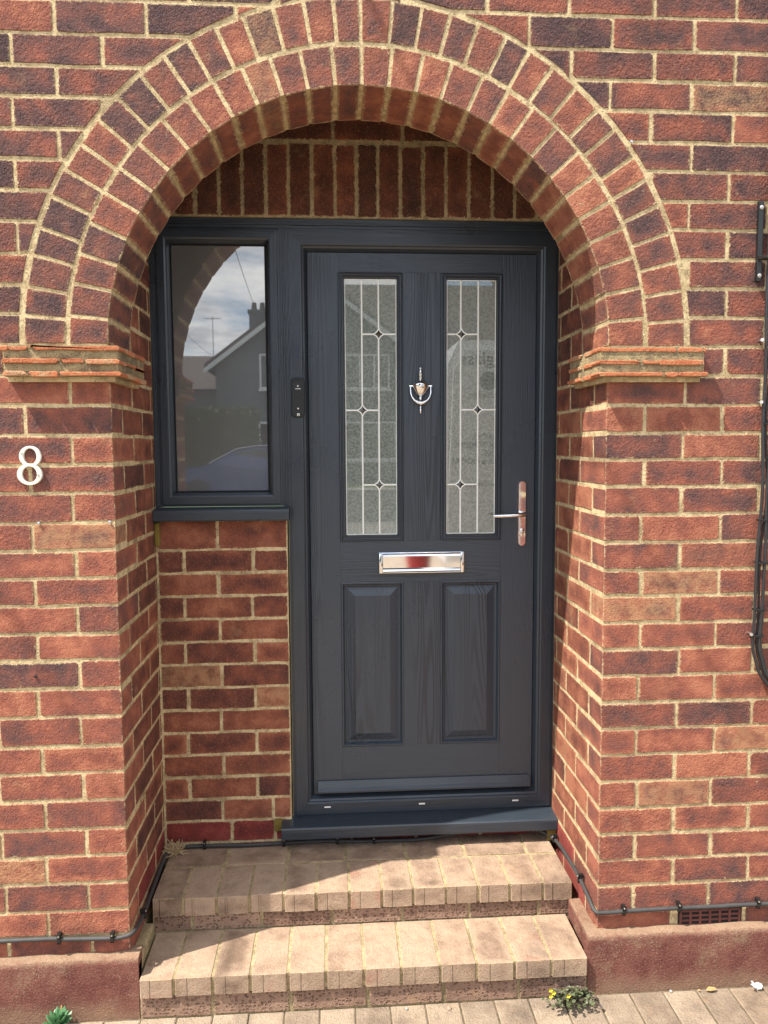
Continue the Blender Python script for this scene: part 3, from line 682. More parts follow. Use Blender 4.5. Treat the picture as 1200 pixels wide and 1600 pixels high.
for k, (x0, x1) in enumerate(((g0, g1), (g2, g3))):
    cs = MB(); cs.rings(x0, x1, zC, zD_, [(-.0003, .515), (-.0003, .4985), (.002, .4935), (.005, .4925), (.0075, .4955), (.010, .4965), (.0125, .4945), (.0155, .4935), (.018, .4960), (.0205, .5065), (.0205, .52)])
    cs.build('glazing_bead', 'frame_foil_vertical', door)
    i = .0215
    pane = MB().box(x0 + i - .002, x1 - i + .002, .5050, .520, zC + i - .002, zD_ - i + .002).build('glass_pane', 'pane_obscure', door)
    yl = .5050
    def came(px0, pz0, px1, pz1, w=.0062):
        dx, dz = px1 - px0, pz1 - pz0; l = math.hypot(dx, dz); nx, nz = -dz / l * w / 2, dx / l * w / 2
        mb = MB(); A, B = Vector((px0, 0, pz0)), Vector((px1, 0, pz1)); nn = Vector((nx, 0, nz))
        v = [A + nn, A + nn * .5, A - nn * .5, A - nn, B + nn, B + nn * .5, B - nn * .5, B - nn]
        ys = [yl + .0006, yl - .0019, yl - .0019, yl + .0006]
        mb.add([(q.x, ys[j % 4], q.z) for j, q in enumerate(v)], [(0, 1, 5, 4), (1, 2, 6, 5), (2, 3, 7, 6)]); return mb.build('lead_strip', 'lead_came', pane)
    zlo, zhi = zC + i, zD_ - i; xl, xr = x0 + i, x1 - i
    D = .0165
    for xv in LEAD[k]['v']:
        cuts = sorted([d[1] for d in LEAD[k]['d'] if abs(d[0] - xv) < .01], reverse=True); z = zhi
        for c in cuts: came(xv, z, xv, c + D); z = c - D
        came(xv, z, xv, zlo)
    for cx, cz, ha, hb in LEAD[k]['d']:
        came(ha, cz, cx - D, cz); came(cx + D, cz, hb, cz)
        # concave lozenge of came round a bevelled gem
        arc = []
        for (sx, sz) in ((0, 1), (1, 0), (0, -1), (-1, 0)): arc.append((cx + sx * (D + .003), cz + sz * (D + .003)))
        rim = []
        for q in range(4):
            a, b = arc[q], arc[(q + 1) % 4]
            for tt in (0, .25, .5, .75):
                bx, bz = a[0] + (b[0] - a[0]) * tt, a[1] + (b[1] - a[1]) * tt
                kk = 1 - .22 * math.sin(math.pi * tt); rim.append((cx + (bx - cx) * kk, cz + (bz - cz) * kk))
        mb = MB(); pts_ = rim + [rim[0]]
        n = len(rim); vs = []
        for sc, y in ((1.16, yl + .0005), (1.05, yl - .0026), (.80, yl - .0026), (.68, yl + .0005)): vs += [(cx + (a - cx) * sc, y, cz + (b - cz) * sc) for a, b in rim]
        mb.add(vs, [(r * n + i2, r * n + (i2 + 1) % n, (r + 1) * n + (i2 + 1) % n, (r + 1) * n + i2) for r in range(3) for i2 in range(n)]); mb.build('diamond_came', 'lead_came', pane)
        gm = MB(); gm.add([(cx + (a - cx) * .73, yl - .0003, cz + (b - cz) * .73) for a, b in rim[::2]] + [(cx, yl - .0042, cz)], [(j, (j + 1) % 8, 8) for j in range(8)]); gm.build('bevelled_gem', 'bevel_glass', pane)
    came(xl + .001, zlo, xl + .001, zhi, .003); came(xr - .001, zlo, xr - .001, zhi, .003); came(xl, zhi - .001, xr, zhi - .001, .003); came(xl, zlo + .001, xr, zlo + .001, .003)
# weather bar at the foot of the leaf
wb = MB(); wb.prism([(.5002, -1.272), (.494, -1.274), (.480, -1.293), (.4745, -1.304), (.4745, -1.309), (.479, -1.312), (.5002, -1.313)], -.150, .592, lambda a, b, t: (t, a, b)); wb.build('weather_bar', 'frame_foil_horizontal', door)
# letter plate
LX0, LX1, LZ0, LZ1 = .0665, .3580, -.5485, -.4765
lp = MB(); lp.box(LX0, LX1, .4955, .5005, LZ0, LZ1, .0015); lp.box(LX0, LX0 + .0125, .4850, .4956, LZ0 + .001, LZ1 - .001, .003); lp.box(LX1 - .0125, LX1, .4850, .4956, LZ0 + .001, LZ1 - .001, .003)
lpo = lp.build('letter_plate', 'chrome', door, smooth=True)
fl = MB(); fp = [(.4953, -.4790), (.4915, -.4800), (.4885, -.4835), (.4872, -.4890), (.4876, -.5290), (.4870, -.5345), (.4845, -.5400), (.4815, -.5430), (.4820, -.5448), (.4870, -.5440), (.4953, -.5400)]
fl.prism(fp, LX0 + .0130, LX1 - .0130, lambda a, b, t: (t, a, b)); fl.build('flap', 'chrome_flat', lpo)
# urn knocker
KX, KZ = .2095, .066
kn = MB(); kc = (KX, .4955, 0)
kf = lambda a, b, z: (KX + a, .4935 + min(b * .8, .006), z)
kn.lathe([(.0005, .147), (.0036, .1455), (.0044, .143), (.0028, .139), (.0034, .134), (.0042, .130), (.0032, .1265), (.0072, .1255), (.0070, .121), (.0052, .116), (.0062, .110), (.0040, .1065), (.0110, .1040), (.0215, .0980), (.0262, .0925), (.0268, .0905)], kc, 24, kf)
kn.lathe([(.0272, .0903), (.0272, .0775), (.0262, .0758), (.0246, .0730), (.0228, .0690), (.0190, .0620), (.0130, .0555), (.0072, .0510), (.0048, .0475), (.0062, .0445), (.0054, .0410), (.0040, .0385), (.0005, .0380)], kc, 24, kf)
kno = kn.build('knocker', 'chrome', door, smooth=True)
ri = MB(); rp = [(KX - .0345, .4915, .0845), (KX - .0342, .489, .072), (KX - .0335, .487, .060), (KX - .0300, .486, .048), (KX - .022, .485, .037), (KX - .010, .485, .0295), (KX, .485, .0270)]
rp = rp + [(2 * KX - x, y, z) for x, y, z in rp[-2::-1]]
ri.tube(rp, [.0030, .0030, .0030, .0031, .0040, .0058, .0072, .0058, .0040, .0031, .0030, .0030, .0030], 10); ri.tube([(KX - .038, .4915, .0845), (KX + .038, .4915, .0845)], .0030, 8)
ri.build('knocker_ring', 'chrome', kno, smooth=True)
ko = MB(); ko.lathe([(.0005, -.008), (.0026, -.005), (.0044, .002), (.0038, .008), (.0024, .011), (.0042, .0125), (.0034, .017), (.0022, .021)], (KX, .4935, 0), 14); ko.build('striker', 'chrome', kno, smooth=True)
sq = MB(); sq.lathe([(.0055, 0), (.0055, .0022), (.0045, .003), (.0005, .003)], kc, 14, lambda a, b, z: (KX + a, .4730 - z, .0840 + b)); sq.build('viewer', 'chrome', kno, smooth=True)
# lever handle on a long plate
HX = .5585
hp = MB(); prof_ = []
for a in range(0, 181, 20): prof_.append((HX + .0145 * math.cos(R(a)), -.2495 + .0145 * math.sin(R(a))))
for a in range(180, 361, 20): prof_.append((HX + .0145 * math.cos(R(a)), -.4460 + .0145 * math.sin(R(a))))
n = len(prof_)
vs = [(x, .5003, z) for x, z in prof_] + [(x, .4935, z) for x, z in prof_] + [(HX + (x - HX) * .82, .4905, -.348 + (z + .348) * .985) for x, z in prof_]
hp.add(vs, [(k * n + i, k * n + (i + 1) % n, (k + 1) * n + (i + 1) % n, (k + 1) * n + i) for k in range(2) for i in range(n)] + [tuple(range(2 * n, 3 * n))])
hpo = hp.build('handle_plate', 'chrome', door, smooth=True)
lv = MB(); lv.tube([(HX, .4908, -.3480), (HX, .470, -.3480), (HX, .458, -.3482), (HX - .006, .4515, -.3485), (HX - .018, .4495, -.349), (HX - .050, .450, -.351), (HX - .085, .452, -.352), (HX - .108, .4545, -.3525)], [.0085, .0085, .0085, .0082, .0075, .0068, .0064, .0054], 14); lv.build('lever', 'chrome', hpo, smooth=True)
cy = MB(); cy.lathe([(.0068, 0), (.0068, .003), (.0058, .0038), (.0005, .0038)], (0, 0, 0), 14, lambda a, b, z: (HX + a, .4908 - z, -.4050 + b)); cy.box(HX - .0045, HX + .0045, .4872, .4908, -.4250, -.4080, .0012); cy.build('lock_cylinder', 'chrome', hpo, smooth=True)

# side window
sw = thing('side_window', (-.45, .5, -.33), 'narrow anthracite framed side window left of the door', 'window')
frame_sides(sw, -.6545, -.2530, -.3120, .5895, [(0, .56), (0, .4815), (.008, .4810), (.0085, .4755), (.0315, .4750), (.0370, .4775), (.0400, .4830), (.0455, .5000), (.0462, .506), (.0462, .54)], ('frame_bottom', 'frame_side', 'frame_top', 'frame_side'))
MB().box(-.6705, -.6550, .4790, .56, -.312, .5895).build('side_trim', 'frame_foil_vertical', sw)
MB().rings(-.6090, -.2985, -.2665, .5440, [(0, .5050), (.0055, .5030), (.0055, .52)]).build('gasket', 'rubber', sw)
MB().box(-.6070, -.3005, .5060, .520, -.2645, .5420).build('glass_pane', 'pane_satin', sw)
ws = MB(); ws.prism([(.481, -.3130), (.432, -.3175), (.4245, -.3200), (.4220, -.3240), (.4215, -.3290), (.4215, -.3520), (.4240, -.3560), (.430, -.3570), (.481, -.3570)], -.6695, -.2325, lambda a, b, t: (t, a, b)); ws.build('sill', 'frame_foil_horizontal', sw)
tag(MB().box(-.6708, -.655, .440, .474, -.440, -.360, .004).build('sealant_patch', 'moss'), 'mossy mortar lump under the left end of the window sill', 'mortar patch')

# doorbell bracket
def rrect(x0, x1, z0, z1, r, n=6):
    P = []
    for cx, cz, a0 in ((x1 - r, z1 - r, 0), (x0 + r, z1 - r, 90), (x0 + r, z0 + r, 180), (x1 - r, z0 + r, 270)):
        P += [(cx + r * math.cos(R(a0 + 90 * i / n)), cz + r * math.sin(R(a0 + 90 * i / n))) for i in range(n + 1)]
    return P
db = thing('doorbell_bracket', (-.1985, .47, -.019), 'black plastic doorbell bracket screwed to the door frame', 'doorbell')
b1 = MB(); P = rrect(-.2215, -.1765, -.0185, .1095, .012); cxm, czm = -.199, .0455; n = len(P)
vs = []
for sc, y in ((1, .4748), (1, .4690), (.93, .4672), (.80, .4672), (.78, .4690)): vs += [(cxm + (x - cxm) * sc, y, czm + (z - czm) * (1 - (1 - sc) * .36)) for x, z in P]
b1.add(vs, [(k * n + i, k * n + (i + 1) % n, (k + 1) * n + (i + 1) % n, (k + 1) * n + i) for k in range(4) for i in range(n)] + [tuple(range(4 * n, 5 * n))]); b1.build('plate', 'black_plastic', db, smooth=True)
MB().box(-.2100, -.1880, .4672, .4692, .0440, .0790, .001).build('battery_slot', 'rubber', db)
MB().box(-.2080, -.1895, .4664, .4676, .0725, .0755, .0004).build('contact_strip', 'nail_steel', db)
MB().box(-.2090, -.1890, .4662, .4690, .0985, .1030, .001).build('catch', 'black_plastic', db)
for z in (.0830, .0095): MB().lathe([(.0028, 0), (.0028, .0010), (.0018, .0018), (.0003, .0019)], (0, 0, 0), 10, lambda a, b, q: (-.1988 + a, .4690 - q - .0008, z + b)).build('screw', 'screw_white', db)
u = MB(); u.box(-.2025, -.1998, .4660, .4684, -.0150, -.0085); u.box(-.1972, -.1945, .4660, .4684, -.0150, -.0085); u.box(-.2025, -.1945, .4658, .4682, -.0086, -.0062); u.build('clip', 'screw_white', db)

# ------------------------------------------------------------------ house number and wall fixings
nb = MB()
def annulus(mb, cx, cz, rx, rz, ix, iz, y0, y1, n=40, tilt=0.0, ioff=(0, 0)):
    vs = []
    for (ra, rb, y, ox, oz, s_) in ((rx, rz, y1, 0, 0, 1), (rx, rz, y0 + .001, 0, 0, 1), (rx - .001, rz - .001, y0, 0, 0, 1), (ix + .001, iz + .001, y0, ioff[0], ioff[1], 1), (ix, iz, y0 + .001, ioff[0], ioff[1], 1), (ix, iz, y1, ioff[0], ioff[1], 1)):
        vs += [(cx + ox + ra * math.cos(2 * math.pi * i / n) , y, cz + oz + rb * math.sin(2 * math.pi * i / n)) for i in range(n)]
    mb.add(vs, [(k * n + i, k * n + (i + 1) % n, (k + 1) * n + (i + 1) % n, (k + 1) * n + i) for k in range(5) for i in range(n)])
annulus(nb, -.8840, -.1385, .0285, .0275, .0165, .0210, -.0075, .002)
annulus(nb, -.8870, -.1860, .0325, .0285, .0190, .0212, -.0080, .002)
num = nb.build('house_number', 'number_cream', smooth=True); tag(num, 'cream house number 8 screwed to the brick left of the arch', 'house number')
for x, z in ((-.9040, -.1310), (-.8640, -.1880)): MB().lathe([(.0026, 0), (.0026, .0008), (.0010, .0010)], (0, 0, 0), 10, lambda a, b, q: (x + a, -.0086 - q, z + b)).build('screw', 'nail_steel', num)
def nail(x, z, label, m='nail_steel', r=.0045, y=-.014):
    mb = MB(); mb.lathe([(.0016, 0), (.0016, .004), (r, .0042), (r, .0062), (r * .5, .0070), (.0003, .0071)], (0, 0, 0), 10, lambda a, b, q: (x + a, .002 - q, z + b))
    tag(mb.build('nail', m, smooth=True), label, 'nail', 'nails left in the wall')
nail(-.870, -.316, 'steel nail head in the joint below the house number')
nail(-.685, -.315, 'steel nail head at the corner of the left pier, level with the window sill')
nail(-.896, -.733, 'dark plug in an orange brick on the left pier', 'rubber')
nail(.724, .696, 'pale nail head in the joint outside the arch, upper right', 'nail_steel', .004)

# air brick at the foot of the right pier
ab = thing('air_brick', (1.010, 0, -1.536), 'red grated air brick above the right plinth, under the cable', 'air brick')
f = MB(); x0, x1, z0, z1 = .918, 1.104, -1.533, -1.4845
for i in range(7):
    xx = x0 + (x1 - x0 - .007) * i / 6; f.box(xx, xx + .007, -.0015, .03, z0, z1)
for i in range(4):
    z = z0 + (z1 - z0 - .006) * i / 3; f.box(x0 + .0005, x1 - .0005, -.0005, .03, z, z + .006)
f.build('grate', 'air_brick', ab); MB().box(x0 - .004, x1 + .004, -.0002, .0012 - .0004, z0 - .001, z1 + .004).build('dark_backing', 'shade_black', ab)  # flat black sheet stands in for the shade behind the bars

# ------------------------------------------------------------------ cables
def smooth_path(P, k=6):
    out = []; P = [Vector(p) for p in P]
    for i in range(len(P) - 1):
        p0, p1, p2, p3 = P[max(i - 1, 0)], P[i], P[i + 1], P[min(i + 2, len(P) - 1)]
        for j in range(k):
            t_ = j / k; out.append(.5 * ((2 * p1) + (p2 - p0) * t_ + (2 * p0 - 5 * p1 + 4 * p2 - p3) * t_ ** 2 + (3 * p1 - p0 - 3 * p2 + p3) * t_ ** 3))
    return out + [P[-1]]
cp_ = [(-3.1, -.009, -1.478), (-2.2, -.010, -1.482), (-1.003, -.009, -1.476), (-.86, -.009, -1.479), (-.726, -.010, -1.482), (-.690, -.012, -1.479), (-.662, -.006, -1.472), (-.656, .05, -1.478), (-.657, .15, -1.482), (-.658, .27, -1.478), (-.657, .38, -1.470), (-.648, .432, -1.464), (-.60, .446, -1.465), (-.50, .448, -1.466), (-.39, .446, -1.468), (-.276, .446, -1.466), (-.13, .449, -1.466), (-.01, .446, -1.470), (.10, .444, -1.471), (.208, .444, -1.470), (.32, .452, -1.460), (.431, .452, -1.451), (.53, .448, -1.448), (.608, .440, -1.452), (.640, .425, -1.460), (.656, .395, -1.462), (.659, .33, -1.452), (.659, .22, -1.446), (.659, .12, -1.448), (.658, .04, -1.458), (.663, -.004, -1.472), (.690, -.010, -1.474), (.78, -.009, -1.472), (.91, -.010, -1.470), (1.05, -.009, -1.471), (1.162, -.009, -1.470), (2.2, -.010, -1.474), (3.1, -.010, -1.476)]
cable = MB().tube(smooth_path(cp_), .0062, 10).build('cable', 'cable_dusty', smooth=True, origin=(0, 0, -1.48)); tag(cable, 'dark grey cable clipped around the porch at step height', 'cable')
def clip(x, y, z, d):
    # d: outward normal of the wall it is nailed to
    d = Vector(d); s_ = Vector((-d.y, d.x, 0)); mb = MB(); c = Vector((x, y, z))
    B = lambda a0, a1, b0, b1, z0, z1: mb.add([c + s_ * a + d * b + EZ * q for a in (a0, a1) for b in (b0, b1) for q in (z0, z1)], [(0, 1, 3, 2), (4, 6, 7, 5), (0, 4, 5, 1), (2, 3, 7, 6), (0, 2, 6, 4), (1, 5, 7, 3)])
    B(-.0045, .0045, .0062, .0085, -.0085, .0085); B(-.0045, .0045, -.008, .0085, .0062, .0185); B(-.0045, .0045, -.008, .0085, -.0085, -.0062)
    o = mb.build('clip', 'black_plastic', cable)
    q0 = c + EZ * .0125 + d * .0085
    pts_ = [q0, q0 + d * .002]
    hm = MB(); hm.tube(pts_, [.0028, .0022], 8); hm.build('clip_nail', 'nail_steel', o)
for q in ((-.86, -.009, -1.479), (-.715, -.010, -1.482), (.745, -.009, -1.4725), (.91, -.010, -1.470), (1.15, -.009, -1.470)): clip(*q, (0, -1, 0))
for q in ((-.535, .447, -1.4655), (-.268, .446, -1.466), (-.085, .448, -1.4665), (.04, .445, -1.471), (.595, .442, -1.452)): clip(*q, (0, -1, 0))
clip(-.656, .09, -1.480, (1, 0, 0)); clip(.659, .12, -1.448, (-1, 0, 0)); clip(.658, .385, -1.461, (-1, 0, 0))

cb = thing('cable_bundle', (1.115, -.02, -.80), 'bundle of black cables running down the right edge of the wall', 'cables')
for dx, dy, r, wig in ((-.008, 0, .0045, .003), (.009, -.004, .004, -.004), (.016, .003, .0045, .002), (.006, .006, .0035, .006)):
    P = [(1.125 + dx, -.016 + dy, 1.9), (1.122 + dx, -.017 + dy, .8), (1.116 + dx, -.018 + dy, .30), (1.117 + dx + wig, -.018 + dy, .10), (1.121 + dx - wig, -.017 + dy, -.06), (1.120 + dx + wig, -.018 + dy, -.25), (1.116 + dx - wig * .6, -.018 + dy, -.42), (1.113 + dx, -.018 + dy, -.60), (1.110 + dx, -.018 + dy, -.68), (1.120 + dx, -.018 + dy, -.73), (1.148 + dx, -.018 + dy, -.79), (1.25 + dx, -.018 + dy, -.86), (1.6 + dx, -.016 + dy, -.92), (3.1, -.012 + dy, -.94)]
    MB().tube(smooth_path(P), r, 8).build('cable_strand', 'cable_black', cb, smooth=True)
for z, x in ((-.06, 1.128), (-.33, 1.124), (-.45, 1.121), (-.585, 1.119), (-.66, 1.117)): MB().box(x - .016, x + .014, -.027, -.004, z - .003, z + .003, .001).build('cable_tie', 'black_plastic', cb)
for z, x in ((.0, 1.104), (-.655, 1.098), (.17, 1.100)): MB().tube([(x, .004, z), (x, -.02, z), (x - .004, -.024, z)], [.003, .003, .005], 8).build('cable_nail', 'nail_steel', cb)
hk = thing('wall_hook', (1.088, 0, .33), 'black iron hook bracket fixed to the wall above the right impost', 'hook')
b = MB(); b.box(1.081, 1.0955, -.012, .0005, .330, .545, .002); b.build('back_plate', 'black_plastic', hk)
b = MB(); b.tube(smooth_path([(1.088, -.012, .395), (1.088, -.03, .388), (1.092, -.048, .386), (1.104, -.058, .392), (1.118, -.060, .410)]), .0065, 8); b.build('hook_arm', 'black_plastic', hk, smooth=True)
for z in (.527, .345): MB().lathe([(.006, 0), (.006, .002), (.003, .004), (.0004, .0042)], (0, 0, 0), 10, lambda a, bb, q: (1.088 + a, -.0118 - q, z + bb)).build('bolt', 'nail_steel', hk, smooth=True)

# ------------------------------------------------------------------ plants and litter
def leaf(mb, c, d, up, l, w, fold=.2):
    c, d, up = Vector(c), Vector(d).normalized(), Vector(up); s_ = d.cross(up).normalized(); up = s_.cross(d)
    mb.add([c, c + d * l * .35 + s_ * w * .5 + up * w * fold, c + d * l * .8 + s_ * w * .36 + up * w * fold * .6, c + d * l, c + d * l * .8 - s_ * w * .36 + up * w * fold * .6, c + d * l * .35 - s_ * w * .5 + up * w * fold, c + d * l * .5],
           [(0, 1, 6), (1, 2, 6), (2, 3, 6), (3, 4, 6), (4, 5, 6), (5, 0, 6)])
wd = thing('weed', (.565, -.075, GZ), 'small leafy weed with yellow flowers by the lower step', 'plant')
lo = MB(); pu = MB(); stm = MB()
for i in range(42):
    a = random.uniform(-math.pi, math.pi); rr = math.sqrt(random.random()) 
    tip = Vector((.570 + .078 * rr * math.cos(a), -.082 + .040 * rr * math.sin(a) - .005, GZ + .012 + .055 * (1 - rr * .75) * random.uniform(.6, 1.15)))
    root = Vector((.572 + random.uniform(-.02, .02), -.062, GZ - .004))
    mid = (root + tip) / 2 + Vector((0, 0, .014))
    P = smooth_path([root, mid, tip], 4); stm.tube(P, .0009, 5)
    for k in range(9):
        q = P[min(len(P) - 1, int(len(P) * random.uniform(.35, 1)))] + Vector((random.uniform(-.006, .006), random.uniform(-.006, .006), random.uniform(-.004, .006)))
        q.z = max(q.z, GZ + .003)
        leaf(pu if random.random() < .28 else lo, q, (random.uniform(-1, 1), random.uniform(-1, .6), random.uniform(-.3, .6)), (random.uniform(-.4, .4), random.uniform(-.6, .2), 1), random.uniform(.008, .016), random.uniform(.006, .011))
lo.build('leaves', 'leaf_green', wd); pu.build('purple_leaves', 'leaf_purple', wd); stm.build('stems', 'leaf_purple', wd)
for x, y, z in ((.509, -.085, .060), (.517, -.088, .054), (.508, -.090, .046), (.556, -.098, .050)):
    fm = MB()
    for k in range(5): leaf(fm, (x, y, GZ + z), (math.cos(k * 1.257), -.5, math.sin(k * 1.257)), (0, -1, .2), .0075, .006)
    fm.build('flower', 'flower_yellow', wd)
sc = thing('succulent', (-.852, -.062, GZ), 'green succulent rosette at the foot of the left plinth', 'plant')
for ring, (cnt, l, el) in enumerate(((9, .042, 22), (8, .038, 45), (6, .030, 66), (3, .020, 82))):
    for k in range(cnt):
        a = 2 * math.pi * (k + .5 * ring) / cnt; d = Vector((math.cos(a) * math.cos(R(el)), math.sin(a) * math.cos(R(el)), math.sin(R(el))))
        side = Vector((-math.sin(a), math.cos(a), 0)); up = side.cross(d) * -1; c = Vector((-.852, -.066, GZ + .014 + ring * .004))
        mb = MB(); prof2 = [(0, .35), (.3, .8), (.6, 1.0), (.85, .7), (1.0, .06)]; vs = []; w = .0085
        for t_, ww in prof2: q = c + d * (l * t_) + EZ * (l * .25 * t_ * t_); vs += [q + side * w * ww, q + up * w * .45 * ww, q - side * w * ww, q - up * w * .55 * ww]
        mb.add(vs, [(i * 4 + j, i * 4 + (j + 1) % 4, i * 4 + 4 + (j + 1) % 4, i * 4 + 4 + j) for i in range(4) for j in range(4)]); mb.build('leaf', 'succulent_green', sc, smooth=True)
MB().tube([(-.852, -.066, GZ - .002), (-.852, -.066, GZ + .03)], [.006, .004], 8).build('stem', 'bark', sc)
l_ = MB(); leaf(l_, (-.850, -.054, GZ + .052), (.25, .1, 1), (0, -1, 0), .016, .007); l_.build('dry_tip', 'dead_leaf', sc)
# tuft of dry grass in the corner
tf = MB()
for i in range(110):
    c = Vector((-.632 + random.uniform(-.022, .022), .425 + random.uniform(-.02, .015), -1.474 + random.uniform(0, .02)))
    d = Vector((random.uniform(-1, 1), random.uniform(-1, .4), random.uniform(-.3, .9))).normalized() * random.uniform(.014, .034); q = Vector((random.uniform(-1, 1), random.uniform(-1, 1), random.uniform(-.6, .6))) * .012
    P = smooth_path([c, c + d * .5 + q * .6, c + d + q], 3)
    for v in P: v.x = max(v.x, -.668); v.y = min(v.y, .455); v.z = max(v.z, -1.476)
    tf.tube(P, .0011, 4)
tag(tf.build('grass_tuft', 'dry_grass'), 'tuft of dry grass caught behind the cable in the left corner', 'grass tuft')
l_ = MB(); leaf(l_, (.978, -.050, GZ + .006), (1, .05, .05), (0, -.3, 1), .036, .014, .35); leaf(l_, (.966, -.048, GZ + .004), (-.7, .1, .2), (0, -.4, 1), .010, .006)
tag(l_.build('dead_leaf', 'dead_leaf'), 'curled dead leaf on the paving at the foot of the right plinth', 'leaf')
pp = MB()
for i in range(5): leaf(pp, (1.125 + random.uniform(-.006, .006), -.052 + random.uniform(-.004, .004), GZ + .006), (random.uniform(-1, 1), random.uniform(-.6, .3), random.uniform(.1, .8)), (random.uniform(-.5, .5), -.5, 1), .024, .014, .4)
tag(pp.build('paper_scrap', 'paper_white'), 'crumpled white scrap on the paving by the right plinth', 'litter')
for i, (x, y, r, lab) in enumerate(((.225, -.062, .007, 'small brown pebble on the paving in front of the lower step'), (.105, -.053, .005, 'pale chip of stone against the lower step'), (.88, -.040, .005, 'pale stone chip against the foot of the right plinth'))):
    mb = MB(); mb.lathe([(r * .4, 0), (r, r * .35), (r * .8, r * .8), (r * .2, r * 1.1)], (x, y, GZ), 7); tag(mb.build('pebble', 'pebble' if i == 0 else 'kerb_stone', smooth=True), lab, 'pebble')

# ------------------------------------------------------------------ the street behind the camera, seen in the panes
Zg = lambda h: GZ + h
def gblock(mb, x0, x1, y0, y1, h0, h1, b=0.0): return mb.box(x0, x1, y0, y1, Zg(h0), Zg(h1), b)
road = gblock(MB(), -80, 80, -22.0, -11.16, -.05, .10).build('road', 'asphalt'); tag(road, kind='structure')
tag(gblock(MB(), -80, 80, -11.15, -11.01, -.05, .20).build('kerb', 'kerb_stone'), kind='structure')
tag(gblock(MB(), -80, 80, -11.0, -9.01, -.05, .19).build('pavement', 'slab'), kind='structure')
tag(gblock(MB(), -80, 80, -23.6, -22.01, -.05, .20).build('pavement', 'slab'), kind='structure')
def text_mesh(s, size, loc, parent):
    cu = bpy.data.curves.new('t', 'FONT'); cu.body = s; cu.size = size; cu.extrude = .001; cu.resolution_u = 3
    tmp = bpy.data.objects.new('t', cu); COL.objects.link(tmp); dg = bpy.context.evaluated_depsgraph_get()
    me = bpy.data.meshes.new_from_object(tmp.evaluated_get(dg)); bpy.data.objects.remove(tmp); bpy.data.curves.remove(cu)
    mb = MB(); mb.v = [(loc[0] - v.co.x, loc[1] + v.co.z, loc[2] + v.co.y) for v in me.vertices]; mb.f = [tuple(f.vertices) for f in me.polygons]; bpy.data.meshes.remove(me)
    return mb.build('lettering', 'van_lettering', parent)
def wheel(parent, x, y, r, w, zb):
    mb = MB(); mb.lathe([(r * .6, -w / 2), (r * .93, -w / 2), (r, -w * .3), (r, w * .3), (r * .93, w / 2), (r * .6, w / 2)], (0, 0, 0), 24, lambda a, b, q: (x + a, y + q, Zg(zb) + r + b)); o = mb.build('tyre', 'tyre', parent, smooth=True)
    mb = MB(); mb.lathe([(r * .62, -w * .42), (r * .5, -w * .44), (r * .15, -w * .36), (r * .15, w * .36), (r * .5, w * .44), (r * .62, w * .42)], (0, 0, 0), 20, lambda a, b, q: (x + a, y + q, Zg(zb) + r + b)); mb.build('rim', 'alloy', o, smooth=True)
VY = -3.9
van = thing('van', (3.4, -4.9, GZ), 'white panel van with dark lettering, reflected in the right door pane', 'van')
side = [(.95, .42), (.93, 1.0), (.98, 2.35), (1.08, 2.56), (4.3, 2.62), (4.75, 2.50), (5.35, 1.62), (6.15, 1.30), (6.35, .95), (6.35, .45)]
bm_ = MB(); bm_.prism(side, VY - .08, VY - 1.92, lambda a, b, t: (a, t, Zg(b))); bm_.build('body', 'van_white', van)
bm_ = MB(); bm_.prism([(.99, .5), (.97, 1.0), (1.02, 2.28), (1.12, 2.46), (4.25, 2.50), (4.62, 2.40), (4.7, 1.0), (4.7, .5)], VY, VY - .085, lambda a, b, t: (a, t, Zg(b))); bm_.build('side_panel', 'van_white', van)
bm_ = MB(); bm_.prism([(4.72, 1.55), (5.22, 1.55), (4.78, 2.32), (4.72, 2.32)], VY - .078, VY - .06, lambda a, b, t: (a, t, Zg(b))); bm_.build('cab_window', 'car_glass', van)
for x in (1.95, 5.35):
    for y in (VY - .15, VY - 1.82): wheel(van, x, y, .34, .22, 0)
for s_, size, x, h in (('glass', .165, 1.385, 2.335), ('London', .085, 1.425, 2.035), ('BACKS', .075, 1.425, 1.655), ('ER SCREENS', .075, 1.425, 1.580), ('DES', .075, 1.425, 1.505), ('RS & DOORS', .075, 1.425, 1.430), ('perience', .085, 1.425, 1.225)):
    text_mesh(s_, size, (x, VY + .002, Zg(h)), van)
lg_ = MB(); lg_.lathe([(.085, 0), (.085, .003), (.06, .0031), (.001, .0031)], (0, 0, 0), 24, lambda a, b, q: (1.345 + a, VY + q, Zg(2.185) + b)); lg_.build('round_logo', 'van_lettering', van)

car = thing('car', (-2.4, -18.9, Zg(.10)), 'blue estate car parked in the street, reflected in the side window', 'car')
cs_ = [(-2.05, .28), (-2.12, .62), (-1.98, .86), (-1.55, .98), (-.95, 1.06), (-.20, 1.46), (.35, 1.54), (1.3, 1.52), (1.95, 1.38), (2.35, 1.05), (2.42, .70), (2.36, .30)]
mb = MB(); cyc = -18.9; CX = -2.5
vs = []; npf = len(cs_)
for yy, k_ in ((.86, .97), (.90, 1.0), (-.90, 1.0), (-.86, .97)):
    for x, h in cs_: vs.append((CX + (x) * (1 if abs(yy) == .9 else .985), cyc + (yy if h < 1.1 else yy * .80), Zg(.10 + (h if abs(yy) == .9 else h * 1.0))))
mb.add(vs, [(k * npf + i, k * npf + (i + 1) % npf, (k + 1) * npf + (i + 1) % npf, (k + 1) * npf + i) for k in range(3) for i in range(npf)] + [tuple(range(npf)), tuple(range(3 * npf, 4 * npf))]); mb.build('body', 'car_blue', car)
